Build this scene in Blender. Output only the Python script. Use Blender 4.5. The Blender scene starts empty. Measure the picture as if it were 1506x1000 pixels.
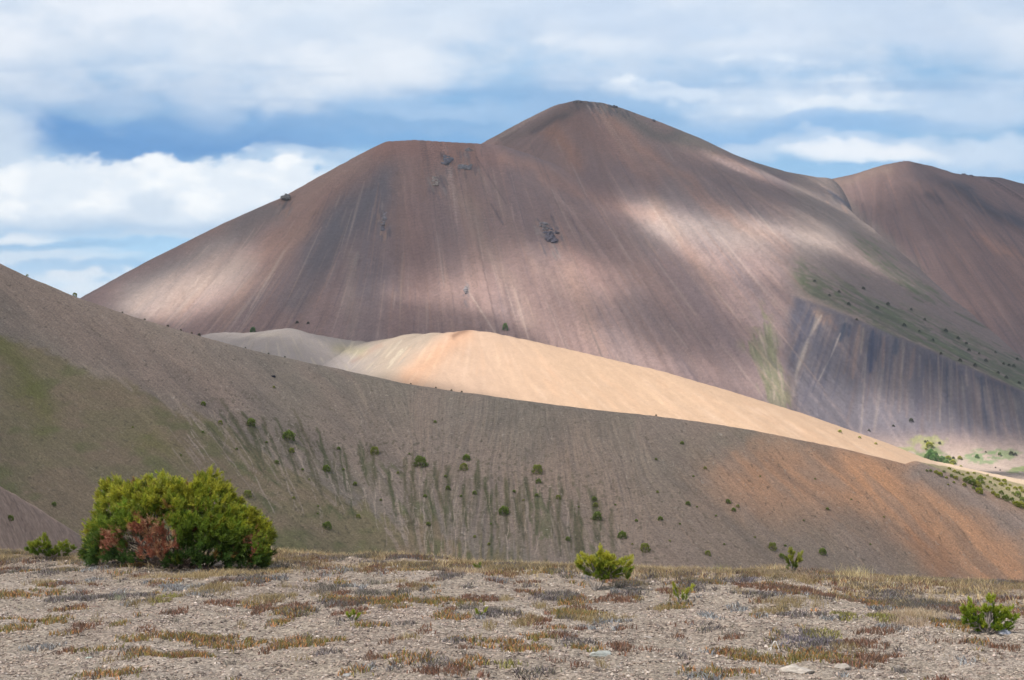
import bpy, math, random
import numpy as np

rng = np.random.default_rng(7)
random.seed(7)
scn = bpy.context.scene
COL = scn.collection

# ------------------------------------------------------------------ camera
W0, H0, F = 1506.0, 1000.0, 2317.0
PITCH = math.atan(150.0 / F)
EYE = 1.6
cam_d = bpy.data.cameras.new('camera')
cam = bpy.data.objects.new('camera', cam_d)
COL.objects.link(cam)
cam.location = (0, 0, EYE)
cam.rotation_euler = (math.pi / 2 + PITCH, 0, 0)
cam_d.sensor_width = 36.0
cam_d.lens = 36.0 * F / W0
cam_d.clip_start = 0.1
cam_d.clip_end = 60000
scn.camera = cam

# ------------------------------------------------------------------ light
SUN_EL, SUN_AZ = math.radians(50), math.radians(-125)      # azimuth measured from +Y towards +X
SD = np.array([math.sin(SUN_AZ) * math.cos(SUN_EL), math.cos(SUN_AZ) * math.cos(SUN_EL), math.sin(SUN_EL)])
world = bpy.data.worlds.new('World')
scn.world = world
world.use_nodes = True
wn = world.node_tree
bg = wn.nodes['Background']
sky = wn.nodes.new('ShaderNodeTexSky')
sky.sky_type = 'NISHITA'
sky.sun_disc = False
sky.sun_elevation = SUN_EL
sky.sun_rotation = SUN_AZ
sky.air_density = 1.0
sky.dust_density = 1.5
wn.links.new(sky.outputs[0], bg.inputs[0])
bg.inputs[1].default_value = 0.13
sd = bpy.data.lights.new('sun', 'SUN')
sd.energy = 5.0
sd.angle = math.radians(0.6)
sd.color = (1.0, 0.965, 0.92)
sun = bpy.data.objects.new('sun', sd)
COL.objects.link(sun)
from mathutils import Vector
sun.rotation_euler = Vector(SD.tolist()).to_track_quat('Z', 'Y').to_euler()
EXPO = 0.65
SKY_GAIN = 1.2
FORE_T = 0.42
HAZE = 0.00007
scn.view_settings.view_transform = 'Standard'
scn.view_settings.look = 'None'
scn.view_settings.exposure = EXPO
scn.view_settings.gamma = 1
scn.render.engine = 'CYCLES'
scn.cycles.transparent_max_bounces = 12
scn.cycles.max_bounces = 6

# ------------------------------------------------------------------ helpers
def lin(c):
    c = np.asarray(c, float) / 255.0
    return np.where(c <= 0.04045, c / 12.92, ((c + 0.055) / 1.055) ** 2.4)

def sstep(a, b, x):
    t = np.clip((x - a) / (b - a), 0, 1)
    return t * t * (3 - 2 * t)

_perm = {}
def _tab(seed):
    if seed not in _perm:
        r = np.random.default_rng(seed + 1000)
        _perm[seed] = (r.permutation(4096), r.random(4096) * 2 - 1)
    return _perm[seed]

def vn(x, y, seed=0):
    p, v = _tab(seed)
    xi = np.floor(x).astype(np.int64); yi = np.floor(y).astype(np.int64)
    fx = x - xi; fy = y - yi
    fx = fx * fx * fx * (fx * (fx * 6 - 15) + 10); fy = fy * fy * fy * (fy * (fy * 6 - 15) + 10)
    def h(a, b):
        return v[(p[a & 4095] + b * 57) & 4095]
    a = h(xi, yi); b = h(xi + 1, yi); c = h(xi, yi + 1); d = h(xi + 1, yi + 1)
    return (a + (b - a) * fx) * (1 - fy) + (c + (d - c) * fx) * fy

def fbm(x, y, oct=4, seed=0, gain=0.5):
    s = 0; a = 1; t = 0
    c, sn = math.cos(0.6), math.sin(0.6)
    for o in range(oct):
        s = s + a * vn(x, y, seed + o * 7); t += a; a *= gain
        x, y = (c * x - sn * y) * 2.03 + 13.7, (sn * x + c * y) * 2.03 + 5.1
    return s / t * 1.6

def ray(px, py):
    """photograph pixel -> (u, e): X/Y and (Z-eye)/Y of the sight line"""
    px = np.asarray(px, float); py = np.asarray(py, float)
    xc = (px - W0 / 2) / F; zc = (H0 / 2 - py) / F
    fy = math.cos(PITCH) - zc * math.sin(PITCH)
    return xc / fy, (math.sin(PITCH) + zc * math.cos(PITCH)) / fy

def unray(u, e):
    zc = np.tan(np.arctan(e) - PITCH)
    xc = u * (math.cos(PITCH) - zc * math.sin(PITCH))
    return xc * F + W0 / 2, H0 / 2 - zc * F

def pt(px, py, Y):
    u, e = ray(px, py)
    return (u * Y, Y, EYE + e * Y)

def blob(PX, PY, cx, cy, rx, ry, rot=0.0):
    c, s = math.cos(math.radians(rot)), math.sin(math.radians(rot))
    dx = PX - cx; dy = PY - cy
    a = (c * dx + s * dy) / rx; b = (-s * dx + c * dy) / ry
    return np.exp(-(a * a + b * b))

def seg(PX, PY, x1, y1, x2, y2, w):
    dx, dy = x2 - x1, y2 - y1
    t = np.clip(((PX - x1) * dx + (PY - y1) * dy) / (dx * dx + dy * dy), 0, 1)
    d2 = (PX - x1 - t * dx) ** 2 + (PY - y1 - t * dy) ** 2
    return np.exp(-d2 / (w * w))

def mixc(c, m, new):
    m = np.clip(m, 0, 1)[..., None]
    return c * (1 - m) + np.asarray(new) * m

def strokes(c, PX, PY, items):
    """thin streaks running down a slope: (x1, y1, x2, y2, half width, rgb, strength)"""
    pxc = PX.mean(0)
    for x1, y1, x2, y2, w, rgb, a in items:
        j0, j1 = np.searchsorted(pxc, [min(x1, x2) - 4 * w - 12, max(x1, x2) + 4 * w + 12])
        if j1 - j0 < 2: continue
        sx, sy = PX[:, j0:j1], PY[:, j0:j1]
        rows = np.nonzero(((sy > min(y1, y2) - 4 * w - 4) & (sy < max(y1, y2) + 4 * w + 4)).any(1))[0]
        if len(rows) < 1: continue
        a0, a1 = rows[0], rows[-1] + 1
        sx, sy = sx[a0:a1], sy[a0:a1]
        dx, dy = x2 - x1, y2 - y1
        t = np.clip(((sx - x1) * dx + (sy - y1) * dy) / (dx * dx + dy * dy + 1e-9), 0, 1)
        d2 = (sx - x1 - t * dx) ** 2 + (sy - y1 - t * dy) ** 2
        ww = w * (0.55 + 0.9 * t * (1 - t) * 2)
        m = (np.exp(-d2 / (ww * ww)) * a)[..., None]
        c[a0:a1, j0:j1] = c[a0:a1, j0:j1] * (1 - m) + lin(rgb) * m
    return c

def mesh_np(name, V, Fc, mat=None, col=None, smooth=True, extra=None):
    """V (n,3); Fc (m,k) equal sized faces"""
    me = bpy.data.meshes.new(name)
    n, m, k = len(V), len(Fc), Fc.shape[1]
    me.vertices.add(n); me.vertices.foreach_set('co', np.ascontiguousarray(V, np.float32).ravel())
    me.loops.add(m * k); me.loops.foreach_set('vertex_index', np.ascontiguousarray(Fc, np.int32).ravel())
    me.polygons.add(m)
    me.polygons.foreach_set('loop_start', np.arange(0, m * k, k, dtype=np.int32))
    me.polygons.foreach_set('loop_total', np.full(m, k, np.int32))
    me.update(calc_edges=True)
    me.polygons.foreach_set('use_smooth', np.full(m, smooth, bool))
    if col is not None:
        at = me.attributes.new('col', 'FLOAT_COLOR', 'POINT')
        c4 = np.ones((n, 4), np.float32); c4[:, :3] = np.asarray(col).reshape(n, 3)
        at.data.foreach_set('color', c4.ravel())
    if extra is not None:
        at = me.attributes.new('dens', 'FLOAT', 'POINT')
        at.data.foreach_set('value', np.ascontiguousarray(extra, np.float32).ravel())
    if mat: me.materials.append(mat)
    return me

def link(name, me, parent=None):
    o = bpy.data.objects.new(name, me); COL.objects.link(o)
    if parent: o.parent = parent
    return o

def tag(o, label=None, cat=None, group=None, kind=None):
    if label: o['label'] = label
    if cat: o['category'] = cat
    if group: o['group'] = group
    if kind: o['kind'] = kind
    return o

def empty(name, loc, rz=0):
    o = bpy.data.objects.new(name, None); COL.objects.link(o)
    o.location = loc; o.rotation_euler = (0, 0, rz); o.empty_display_size = 0.3
    return o

# ------------------------------------------------------------------ materials
def new_mat(name):
    m = bpy.data.materials.new(name); m.use_nodes = True
    nt = m.node_tree
    return m, nt, nt.nodes['Principled BSDF']

def terrain_mat(name, scales, amps, bump_scale, bump_dist, bump_str=0.6, voro=None):
    m, nt, bs = new_mat(name)
    N, Lk = nt.nodes, nt.links
    at = N.new('ShaderNodeAttribute'); at.attribute_name = 'col'
    geo = N.new('ShaderNodeNewGeometry')
    cur = at.outputs['Color']
    for i, (s, a) in enumerate(zip(scales, amps)):
        nz = N.new('ShaderNodeTexNoise'); nz.inputs['Scale'].default_value = s
        nz.inputs['Detail'].default_value = 3; nz.inputs['Roughness'].default_value = 0.65
        Lk.new(geo.outputs['Position'], nz.inputs['Vector'])
        mr = N.new('ShaderNodeMapRange')
        mr.inputs['From Min'].default_value = 0.25; mr.inputs['From Max'].default_value = 0.75
        mr.inputs['To Min'].default_value = 1 - a; mr.inputs['To Max'].default_value = 1 + a
        Lk.new(nz.outputs['Fac'], mr.inputs['Value'])
        vm = N.new('ShaderNodeVectorMath'); vm.operation = 'SCALE'
        Lk.new(cur, vm.inputs[0]); Lk.new(mr.outputs[0], vm.inputs['Scale'])
        cur = vm.outputs[0]
    if voro:
        vs, va = voro
        vo = N.new('ShaderNodeTexVoronoi'); vo.inputs['Scale'].default_value = vs
        Lk.new(geo.outputs['Position'], vo.inputs['Vector'])
        sp = N.new('ShaderNodeSeparateColor'); Lk.new(vo.outputs['Color'], sp.inputs[0])
        mr = N.new('ShaderNodeMapRange'); mr.inputs['To Min'].default_value = 1 - va; mr.inputs['To Max'].default_value = 1 + va
        Lk.new(sp.outputs[0], mr.inputs['Value'])
        vm = N.new('ShaderNodeVectorMath'); vm.operation = 'SCALE'
        Lk.new(cur, vm.inputs[0]); Lk.new(mr.outputs[0], vm.inputs['Scale'])
        cur = vm.outputs[0]
    Lk.new(cur, bs.inputs['Base Color'])
    bs.inputs['Roughness'].default_value = 0.95
    bs.inputs['Specular IOR Level'].default_value = 0.1
    bn = N.new('ShaderNodeTexNoise'); bn.inputs['Scale'].default_value = bump_scale
    bn.inputs['Detail'].default_value = 4
    Lk.new(geo.outputs['Position'], bn.inputs['Vector'])
    bp = N.new('ShaderNodeBump'); bp.inputs['Strength'].default_value = bump_str; bp.inputs['Distance'].default_value = bump_dist
    Lk.new(bn.outputs['Fac'], bp.inputs['Height'])
    Lk.new(bp.outputs[0], bs.inputs['Normal'])
    return m

def attr_mat(name, rough=0.8, spec=0.2, transl=0.0, noise=None):
    m, nt, bs = new_mat(name)
    N, Lk = nt.nodes, nt.links
    at = N.new('ShaderNodeAttribute'); at.attribute_name = 'col'
    cur = at.outputs['Color']
    if noise:
        geo = N.new('ShaderNodeNewGeometry')
        nz = N.new('ShaderNodeTexNoise'); nz.inputs['Scale'].default_value = noise[0]; nz.inputs['Detail'].default_value = 4
        Lk.new(geo.outputs['Position'], nz.inputs['Vector'])
        mr = N.new('ShaderNodeMapRange'); mr.inputs['From Min'].default_value = 0.25; mr.inputs['From Max'].default_value = 0.75
        mr.inputs['To Min'].default_value = 1 - noise[1]; mr.inputs['To Max'].default_value = 1 + noise[1]
        Lk.new(nz.outputs['Fac'], mr.inputs['Value'])
        vm = N.new('ShaderNodeVectorMath'); vm.operation = 'SCALE'
        Lk.new(cur, vm.inputs[0]); Lk.new(mr.outputs[0], vm.inputs['Scale'])
        cur = vm.outputs[0]
    Lk.new(cur, bs.inputs['Base Color'])
    bs.inputs['Roughness'].default_value = rough
    bs.inputs['Specular IOR Level'].default_value = spec
    if transl:
        tr = N.new('ShaderNodeBsdfTranslucent'); Lk.new(cur, tr.inputs['Color'])
        mx = N.new('ShaderNodeMixShader'); mx.inputs[0].default_value = transl
        out = nt.nodes['Material Output']
        Lk.new(bs.outputs[0], mx.inputs[1]); Lk.new(tr.outputs[0], mx.inputs[2]); Lk.new(mx.outputs[0], out.inputs['Surface'])
    return m

M_far = terrain_mat('scree_far', (0.035, 0.16, 0.45), (0.05, 0.09, 0.14), 0.12, 1.6, 0.7)
M_mid = terrain_mat('scree_mid', (0.12, 0.8), (0.05, 0.09), 0.5, 0.35, 0.5)
M_near = terrain_mat('scree_near', (0.3, 1.6, 5.0), (0.06, 0.12, 0.16), 2.2, 0.16, 0.8, voro=(3.2, 0.13))
M_ground = terrain_mat('gravel_ground', (1.3, 9.0, 45.0), (0.10, 0.18, 0.30), 34.0, 0.02, 1.0, voro=(48.0, 0.42))
M_leaf = attr_mat('needles', 0.55, 0.3, 0.25)
M_shrub = attr_mat('shrub_leaves', 0.75, 0.15, 0.15)
M_bark = attr_mat('bark', 0.85, 0.2, 0, (60, 0.3))
M_grass = attr_mat('dry_stems', 0.7, 0.2, 0.25)
M_rock = attr_mat('rock', 0.9, 0.2, 0, (18, 0.28))
M_crag = attr_mat('crag', 0.95, 0.1, 0, (0.35, 0.35))

# ------------------------------------------------------------------ height sheets
class Sheet:
    def __init__(s, us, Ys):
        s.us, s.Ys = np.asarray(us), np.asarray(Ys)
        s.U, s.YY = np.meshgrid(s.us, s.Ys)
        s.X = s.U * s.YY
        s.Z = np.zeros_like(s.X)
    def idx(s, X, Y):
        a = np.interp(X / Y, s.us, np.arange(len(s.us)))
        b = np.interp(Y, s.Ys, np.arange(len(s.Ys)))
        return b, a
    def samp(s, Fd, X, Y):
        b, a = s.idx(X, Y)
        i = np.minimum(b.astype(int), len(s.Ys) - 2); j = np.minimum(a.astype(int), len(s.us) - 2)
        fb = b - i; fa = a - j
        return ((Fd[i, j] * (1 - fa) + Fd[i, j + 1] * fa) * (1 - fb) + (Fd[i + 1, j] * (1 - fa) + Fd[i + 1, j + 1] * fa) * fb)
    def pix(s):
        return unray(s.U, (s.Z - EYE) / s.YY)
    def hit(s, px, py):
        u, e = ray(px, py)
        a = float(np.interp(u, s.us, np.arange(len(s.us)))); j = min(int(a), len(s.us) - 2); fa = a - j
        z = s.Z[:, j] * (1 - fa) + s.Z[:, j + 1] * fa
        ec = (z - EYE) / s.Ys
        k = np.nonzero(ec >= e)[0]
        if len(k) == 0:
            i = int(np.argmax(ec)); return np.array([u * s.Ys[i], s.Ys[i], z[i]])
        i = k[0]
        if i == 0: return np.array([u * s.Ys[0], s.Ys[0], z[0]])
        t = (e - ec[i - 1]) / (ec[i] - ec[i - 1])
        Y = s.Ys[i - 1] + t * (s.Ys[i] - s.Ys[i - 1]); zz = z[i - 1] + t * (z[i] - z[i - 1])
        return np.array([u * Y, Y, zz])
    def grad(s):
        Zu = np.gradient(s.Z, s.us, axis=1); ZY = np.gradient(s.Z, s.Ys, axis=0)
        gx = Zu / s.YY; gy = ZY - s.U * gx
        return gx, gy
    def lic(s, fields, step, n, down=False):
        """average each field along the fall line (stone runs and wash streaks follow it)"""
        gx, gy = s.grad()
        g = np.sqrt(gx * gx + gy * gy) + 0.04
        sg = -1 if down else 1
        gx = (sg * gx / g).astype(np.float32); gy = (sg * gy / g).astype(np.float32)
        X, Y = s.X.copy(), s.YY.copy()
        acc = [np.zeros_like(X) for _ in fields]; wt = 0
        for k in range(n):
            b, a = s.idx(X, Y)
            i = np.clip(np.rint(b).astype(np.int32), 0, len(s.Ys) - 1); j = np.clip(np.rint(a).astype(np.int32), 0, len(s.us) - 1)
            w = 1.0 - 0.6 * k / n; wt += w
            for q, f in enumerate(fields): acc[q] += w * f[i, j]
            X = X + step * gx[i, j]; Y = Y + step * gy[i, j]
        out = []
        for q in acc:
            q = q / wt; q = q - q.mean(); out.append(q / (q.std() + 1e-9))
        return out
    def build(s, name, mat, col):
        V = np.stack([s.X, s.YY, s.Z], -1).reshape(-1, 3)
        ny, nu = s.X.shape
        i = np.arange(ny - 1)[:, None] * nu + np.arange(nu - 1)[None, :]
        Fc = np.stack([i, i + 1, i + nu + 1, i + nu], -1).reshape(-1, 4)
        me = mesh_np(name, V, Fc, mat, col.reshape(-1, 3))
        o = link(name, me); tag(o, kind='structure')
        return o

def ridge_pts(pts, n_step):
    P = np.array([pt(*p) for p in pts]); out = []
    for a, b in zip(P[:-1], P[1:]):
        m = max(1, int(np.linalg.norm(b[:2] - a[:2]) / n_step))
        for t in range(m): out.append(a + (b - a) * t / m)
    out.append(P[-1]); return np.array(out)

def cones(sh, pts, k, r, step=7):
    H = np.full(sh.X.shape, -1e9, np.float32); sh.rd = np.zeros(sh.X.shape, np.float32)
    X = sh.X.astype(np.float32); Y = sh.YY.astype(np.float32)
    for x, y, z in ridge_pts(pts, step):
        d = np.sqrt((X - x) ** 2 + (Y - y) ** 2 + r * r) - r
        h_ = z - k * d; b_ = h_ > H; sh.rd[b_] = d[b_]; np.maximum(H, h_, out=H)
    return H.astype(np.float64)

def smax(a, b, s):
    m = np.maximum(a, b); return m + s * np.log1p(np.exp(-np.abs(a - b) / s))
def softp(x, w):
    return w * np.logaddexp(0, x / w)
FLOOR = -24.0
def U(px, py=500): return float(ray(px, py)[0])

# ================================================================== main mountain
rA = [(60, 480, 1530), (145, 436, 1600), (250, 372, 1680), (350, 322, 1750), (415, 293, 1795), (470, 271, 1830), (520, 243, 1860), (550, 222, 1880),
      (575, 208, 1890), (610, 206, 1900), (660, 209, 1902), (700, 211, 1905), (735, 214, 1905), (768, 225, 1900)]
rB = [(700, 216, 2230), (725, 208, 2210), (760, 192, 2190), (800, 168, 2165), (828, 153, 2140), (850, 148, 2125), (880, 151, 2125), (905, 158, 2132),
      (960, 178, 2150), (1010, 198, 2175), (1060, 222, 2210), (1100, 237, 2240), (1150, 252, 2280), (1200, 261, 2330), (1240, 262, 2380)]
mt = Sheet(np.linspace(U(-70), U(1600), 1500), np.concatenate([np.linspace(1000, 1340, 90), np.linspace(1343, 2620, 600)]))
hA = cones(mt, rA, 0.63, 10); dA = mt.rd; hB = cones(mt, rB, 0.60, 12); rdist = np.where(hA > hB, dA, mt.rd)
# right flank: shallow green slope that breaks into a steep scarp
hAB = smax(hA, hB, 7)
mt.Z = hAB
S = [mt.hit(1130, 422), mt.hit(1155, 430), mt.hit(1200, 448), mt.hit(1250, 466)]
y0 = S[-1][1]
S = np.array(S + [np.array(pt(1340, 503, y0 - 28)), np.array(pt(1440, 546, y0 - 56)), np.array(pt(1520, 580, y0 - 70)), np.array(pt(1640, 630, y0 - 90))])
f1 = mt.hit(1215, 275); f2 = mt.hit(1290, 342)
Fl = np.array([f1, f2, pt(1400, 438, f2[1] - 150), pt(1506, 528, f2[1] - 300), pt(1640, 640, f2[1] - 420)])
print('S', S[:, 1], 'F', Fl[:, 1])
su = S[:, 0] / S[:, 1]; fu = Fl[:, 0] / Fl[:, 1]
YS = np.interp(mt.us, su, S[:, 1])[None]; ZS = np.interp(mt.us, su, S[:, 2])[None]
YF = np.interp(mt.us, fu, Fl[:, 1])[None]; ZF = np.interp(mt.us, fu, Fl[:, 2])[None]
up = (ZF - ZS) / (YF - YS)
dS = mt.YY - YS
G = np.where(dS > 0, ZS + up * dS, ZS + np.interp(mt.us, [U(1150), U(1260)], [0.57, 0.72])[None] * dS)
G = np.where(mt.YY > YF, ZF - 0.35 * (mt.YY - YF), G)
wF = sstep(-70, 40, mt.YY - YF)
wl = np.where(dS > 0, sstep(U(1215), U(1330), mt.U), sstep(U(1140), U(1175), mt.U))
H = hAB * (1 - wl) + G * wl
H = np.where(H > FLOOR + 90, H, smax(H, FLOOR, 13))
# gullied relief along the fall line
mt.Z = H
wn1 = fbm(mt.X / 26, mt.YY / 26, 2, 3); wn2 = vn(mt.X / 5.5, mt.YY / 5.5, 21); wn3 = rng.standard_normal(mt.X.shape); wn4 = fbm(mt.X / 75, mt.YY / 75, 2, 33)
k1, k2, k3, k4 = mt.lic([wn1, wn2, wn3, wn4], 7.0, 46)
steep = sstep(FLOOR + 5, FLOOR + 120, H) * (.08 + .92 * sstep(4, 70, rdist))
mt.Z = H + steep * (1.3 * np.tanh(k1 / 2) + 0.75 * np.tanh(k2 / 1.6) + 0.9 * np.tanh(k4 / 2)) + 0.35 * fbm(mt.X / 8, mt.YY / 8, 3, 9) * (0.3 + steep)
PX, PY = mt.pix()
wx = PX + 10 * fbm(PX / 60, PY / 60, 3, 11) + 3 * k2; wy = PY + 10 * fbm(PX / 60, PY / 60, 3, 12)
base = lin((146, 120, 112))
c = np.tile(base, mt.X.shape + (1,))
# broad colour fields: rust upper band, grey-blue runs, tan
c = mixc(c, 0.5 * sstep(-0.2, 1.6, k4), lin((130, 118, 116)))
c = mixc(c, 0.6 * sstep(0.1, 1.8, k1), lin((168, 134, 116)))
c = mixc(c, 0.6 * sstep(0.1, 1.8, -k1), lin((114, 102, 104)))
def D(m, col, amt=1.0):
    global c
    c = mixc(c, amt * m * (0.75 + 0.25 * np.tanh(k1 + 0.6 * k2)), lin(col))
D(seg(wx, wy, 560, 222, 730, 225, 22), (158, 116, 101), .8)          # rust rim of the crater shoulder
D(seg(wx, wy, 560, 240, 380, 380, 18), (160, 122, 106), .7)
D(seg(wx, wy, 500, 340, 430, 440, 26), (112, 108, 110), .75)
D(seg(wx, wy, 560, 270, 470, 380, 32), (106, 102, 106), .95)          # dark grey run
D(seg(wx, wy, 560, 300, 545, 430, 30), (110, 103, 106), .8)
D(seg(wx, wy, 400, 310, 200, 430, 20), (126, 118, 115), .75)
D(seg(wx, wy, 470, 310, 330, 470, 13), (158, 126, 110), .7)
D(seg(wx, wy, 430, 340, 260, 450, 12), (150, 122, 108), .5)
D(seg(wx, wy, 525, 380, 510, 490, 9), (150, 130, 118), .6)
D(seg(wx, wy, 620, 240, 600, 480, 30), (140, 109, 101), .5)
D(seg(wx, wy, 720, 240, 900, 420, 25), (144, 112, 102), .5)
D(seg(wx, wy, 660, 260, 780, 480, 9), (165, 140, 124), .5)
D(seg(wx, wy, 700, 250, 820, 440, 7), (160, 134, 120), .4)
D(seg(wx, wy, 740, 228, 960, 320, 10), (170, 128, 108), .75)
D(seg(wx, wy, 815, 195, 850, 240, 13), (170, 124, 100), .8)
D(seg(wx, wy, 850, 175, 960, 260, 24), (152, 115, 101), .7)
D(seg(wx, wy, 900, 175, 1150, 370, 9), (168, 126, 106), .7)
D(seg(wx, wy, 870, 260, 1120, 560, 28), (128, 107, 105), .7)
D(seg(wx, wy, 920, 250, 1060, 330, 14), (120, 104, 104), .6)
D(seg(wx, wy, 830, 400, 880, 520, 16), (166, 132, 112), .5)
D(seg(wx, wy, 960, 400, 1110, 580, 12), (150, 122, 112), .4)
D(seg(wx, wy, 740, 206, 840, 165, 9), (122, 106, 98), .9)
D(seg(wx, wy, 790, 192, 830, 172, 5), (86, 80, 82), .8)
D(seg(wx, wy, 850, 155, 900, 160, 8), (100, 92, 88), .9)
D(seg(wx, wy, 900, 163, 1010, 203, 11), (118, 110, 102), .9)
D(seg(wx, wy, 1010, 205, 1230, 268, 12), (146, 132, 116), .85)
D(seg(wx, wy, 1060, 250, 1240, 330, 16), (128, 112, 108), .6)
D(seg(wx, wy, 1180, 275, 1300, 370, 14), (152, 138, 122), .8)
D(seg(wx, wy, 1200, 280, 1260, 315, 3.5), (92, 92, 100), .9)
D(seg(wx, wy, 1240, 300, 1350, 420, 6), (172, 150, 132), .6)
# right flank and scarp
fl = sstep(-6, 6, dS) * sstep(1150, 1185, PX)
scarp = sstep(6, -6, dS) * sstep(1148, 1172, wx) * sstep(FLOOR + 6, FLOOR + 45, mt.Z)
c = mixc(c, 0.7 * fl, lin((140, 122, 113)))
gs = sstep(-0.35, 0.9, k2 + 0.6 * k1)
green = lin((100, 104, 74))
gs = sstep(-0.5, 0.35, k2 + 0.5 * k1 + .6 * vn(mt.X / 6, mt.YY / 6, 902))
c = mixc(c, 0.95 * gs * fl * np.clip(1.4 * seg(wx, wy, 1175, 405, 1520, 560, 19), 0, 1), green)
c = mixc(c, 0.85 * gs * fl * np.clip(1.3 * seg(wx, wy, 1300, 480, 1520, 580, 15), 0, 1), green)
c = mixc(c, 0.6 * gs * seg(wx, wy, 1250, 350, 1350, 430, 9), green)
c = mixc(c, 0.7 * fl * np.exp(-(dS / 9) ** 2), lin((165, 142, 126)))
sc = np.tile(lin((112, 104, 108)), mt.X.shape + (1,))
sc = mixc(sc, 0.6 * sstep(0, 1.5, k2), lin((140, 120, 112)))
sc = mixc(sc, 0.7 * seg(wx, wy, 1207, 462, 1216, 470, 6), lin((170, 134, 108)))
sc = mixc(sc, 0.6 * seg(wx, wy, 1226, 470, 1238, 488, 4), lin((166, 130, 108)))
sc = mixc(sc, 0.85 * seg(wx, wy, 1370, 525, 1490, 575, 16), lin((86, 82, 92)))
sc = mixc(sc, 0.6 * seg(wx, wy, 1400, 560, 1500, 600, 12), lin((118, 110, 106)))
rs = np.random.default_rng(91); it = []
def crest_y(x): return np.interp(x, [1155, 1250, 1340, 1440, 1506], [432, 467, 504, 547, 577])
for q in range(230):
    x = rs.uniform(1160, 1500); y = crest_y(x) + rs.uniform(0, 60) * rs.random(); L = rs.uniform(25, 120); dxy = np.interp(x, [1160, 1240, 1300, 1420, 1500], [-.42, -.30, -.08, .08, .25]) + rs.normal(0, .03)
    it.append((x, y, x + dxy * L, y + L, rs.uniform(1.0, 3.2), [(92, 88, 100), (80, 80, 94), (136, 118, 112), (150, 134, 124), (118, 100, 96)][rs.integers(0, 5)], rs.uniform(.25, .6)))
it += [(1243, 476, 1236, 500, 5, (72, 78, 94), .9), (1250, 478, 1248, 494, 4, (76, 80, 96), .8), (1284, 488, 1280, 546, 5.5, (70, 74, 94), .95), (1290, 492, 1288, 530, 3, (78, 80, 96), .8), (1264, 480, 1254, 556, 4, (146, 120, 108), .7), (1270, 482, 1266, 520, 2.5, (152, 134, 120), .7),
       (1318, 500, 1317, 520, 5, (76, 80, 94), .85), (1345, 512, 1338, 556, 4, (140, 116, 106), .6), (1208, 464, 1188, 500, 2.2, (178, 160, 144), .75), (1188, 500, 1172, 545, 3, (172, 156, 142), .7), (1172, 545, 1164, 590, 4, (166, 152, 140), .5), (1236, 490, 1222, 524, 1.5, (176, 160, 148), .8), (1222, 524, 1204, 560, 1.3, (172, 158, 148), .7),
       (1330, 510, 1324, 560, 2, (150, 134, 124), .5), (1300, 496, 1298, 540, 2.5, (136, 110, 102), .6), (1228, 500, 1206, 570, 3, (92, 88, 98), .6)]
sc = strokes(sc, PX, PY, it)
sc = mixc(sc, 0.6 * seg(wx, wy, 1170, 450, 1200, 520, 12), lin((96, 92, 102)))
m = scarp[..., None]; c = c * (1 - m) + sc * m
# fan of green below the face, left of the scarp
fan = seg(wx, wy, 1118, 465, 1150, 600, 15) + 0.8 * seg(wx, wy, 1100, 512, 1145, 590, 9)
spk = sstep(-.15, .35, vn(mt.X / 4.5, mt.YY / 16, 901) + .35 * k2)
c = mixc(c, 0.6 * np.clip(fan * 1.1, 0, 1) * spk * sstep(1168, 1160, PX), lin((118, 116, 78)))
it = []
for q in range(170):
    t = rs.random(); x0, y0 = 1146 + rs.normal(0, 8), 606; x1, y1 = np.interp(t, [0, .35, .6, 1], [1096, 1112, 1122, 1140]), np.interp(t, [0, .35, .6, 1], [508, 480, 462, 480])
    a_, b_ = sorted(rs.random(2)); b_ = min(b_, a_ + .3)
    X_ = lambda v: x1 + (x0 - x1) * v + 6 * math.sin(v * 3.1) * (t - .5); Y_ = lambda v: y1 + (y0 - y1) * v
    if X_(a_) > 1166: continue
    it.append((X_(a_), Y_(a_), X_(b_), Y_(b_), rs.uniform(.8, 2.2), [(116, 113, 84), (104, 104, 78), (128, 122, 96), (150, 134, 118)][rs.integers(0, 4)], rs.uniform(.35, .75)))
for q in range(230):
    x = 1165 + 340 * rs.random() ** .8; off = rs.normal(4, 11 + .03 * (x - 1165)); y = np.interp(x, [1165, 1250, 1340, 1440, 1506], [400, 440, 478, 525, 558]) + off; L = rs.uniform(14, 55)
    if y > crest_y(x) - 4: continue
    it.append((x, y, x + L, y + L * .50, rs.uniform(.8, 2.0), [(96, 100, 72), (104, 106, 82), (88, 92, 70), (118, 112, 92)][rs.integers(0, 4)], rs.uniform(.35, .8)))
for q in range(60):
    t = rs.random(); x = 1255 + 110 * t + rs.normal(0, 6); y = 345 + 90 * t + rs.normal(0, 6); L = rs.uniform(8, 24)
    it.append((x, y, x + L, y + L * .75, rs.uniform(.8, 1.8), (106, 110, 80), rs.uniform(.3, .7)))
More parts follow.
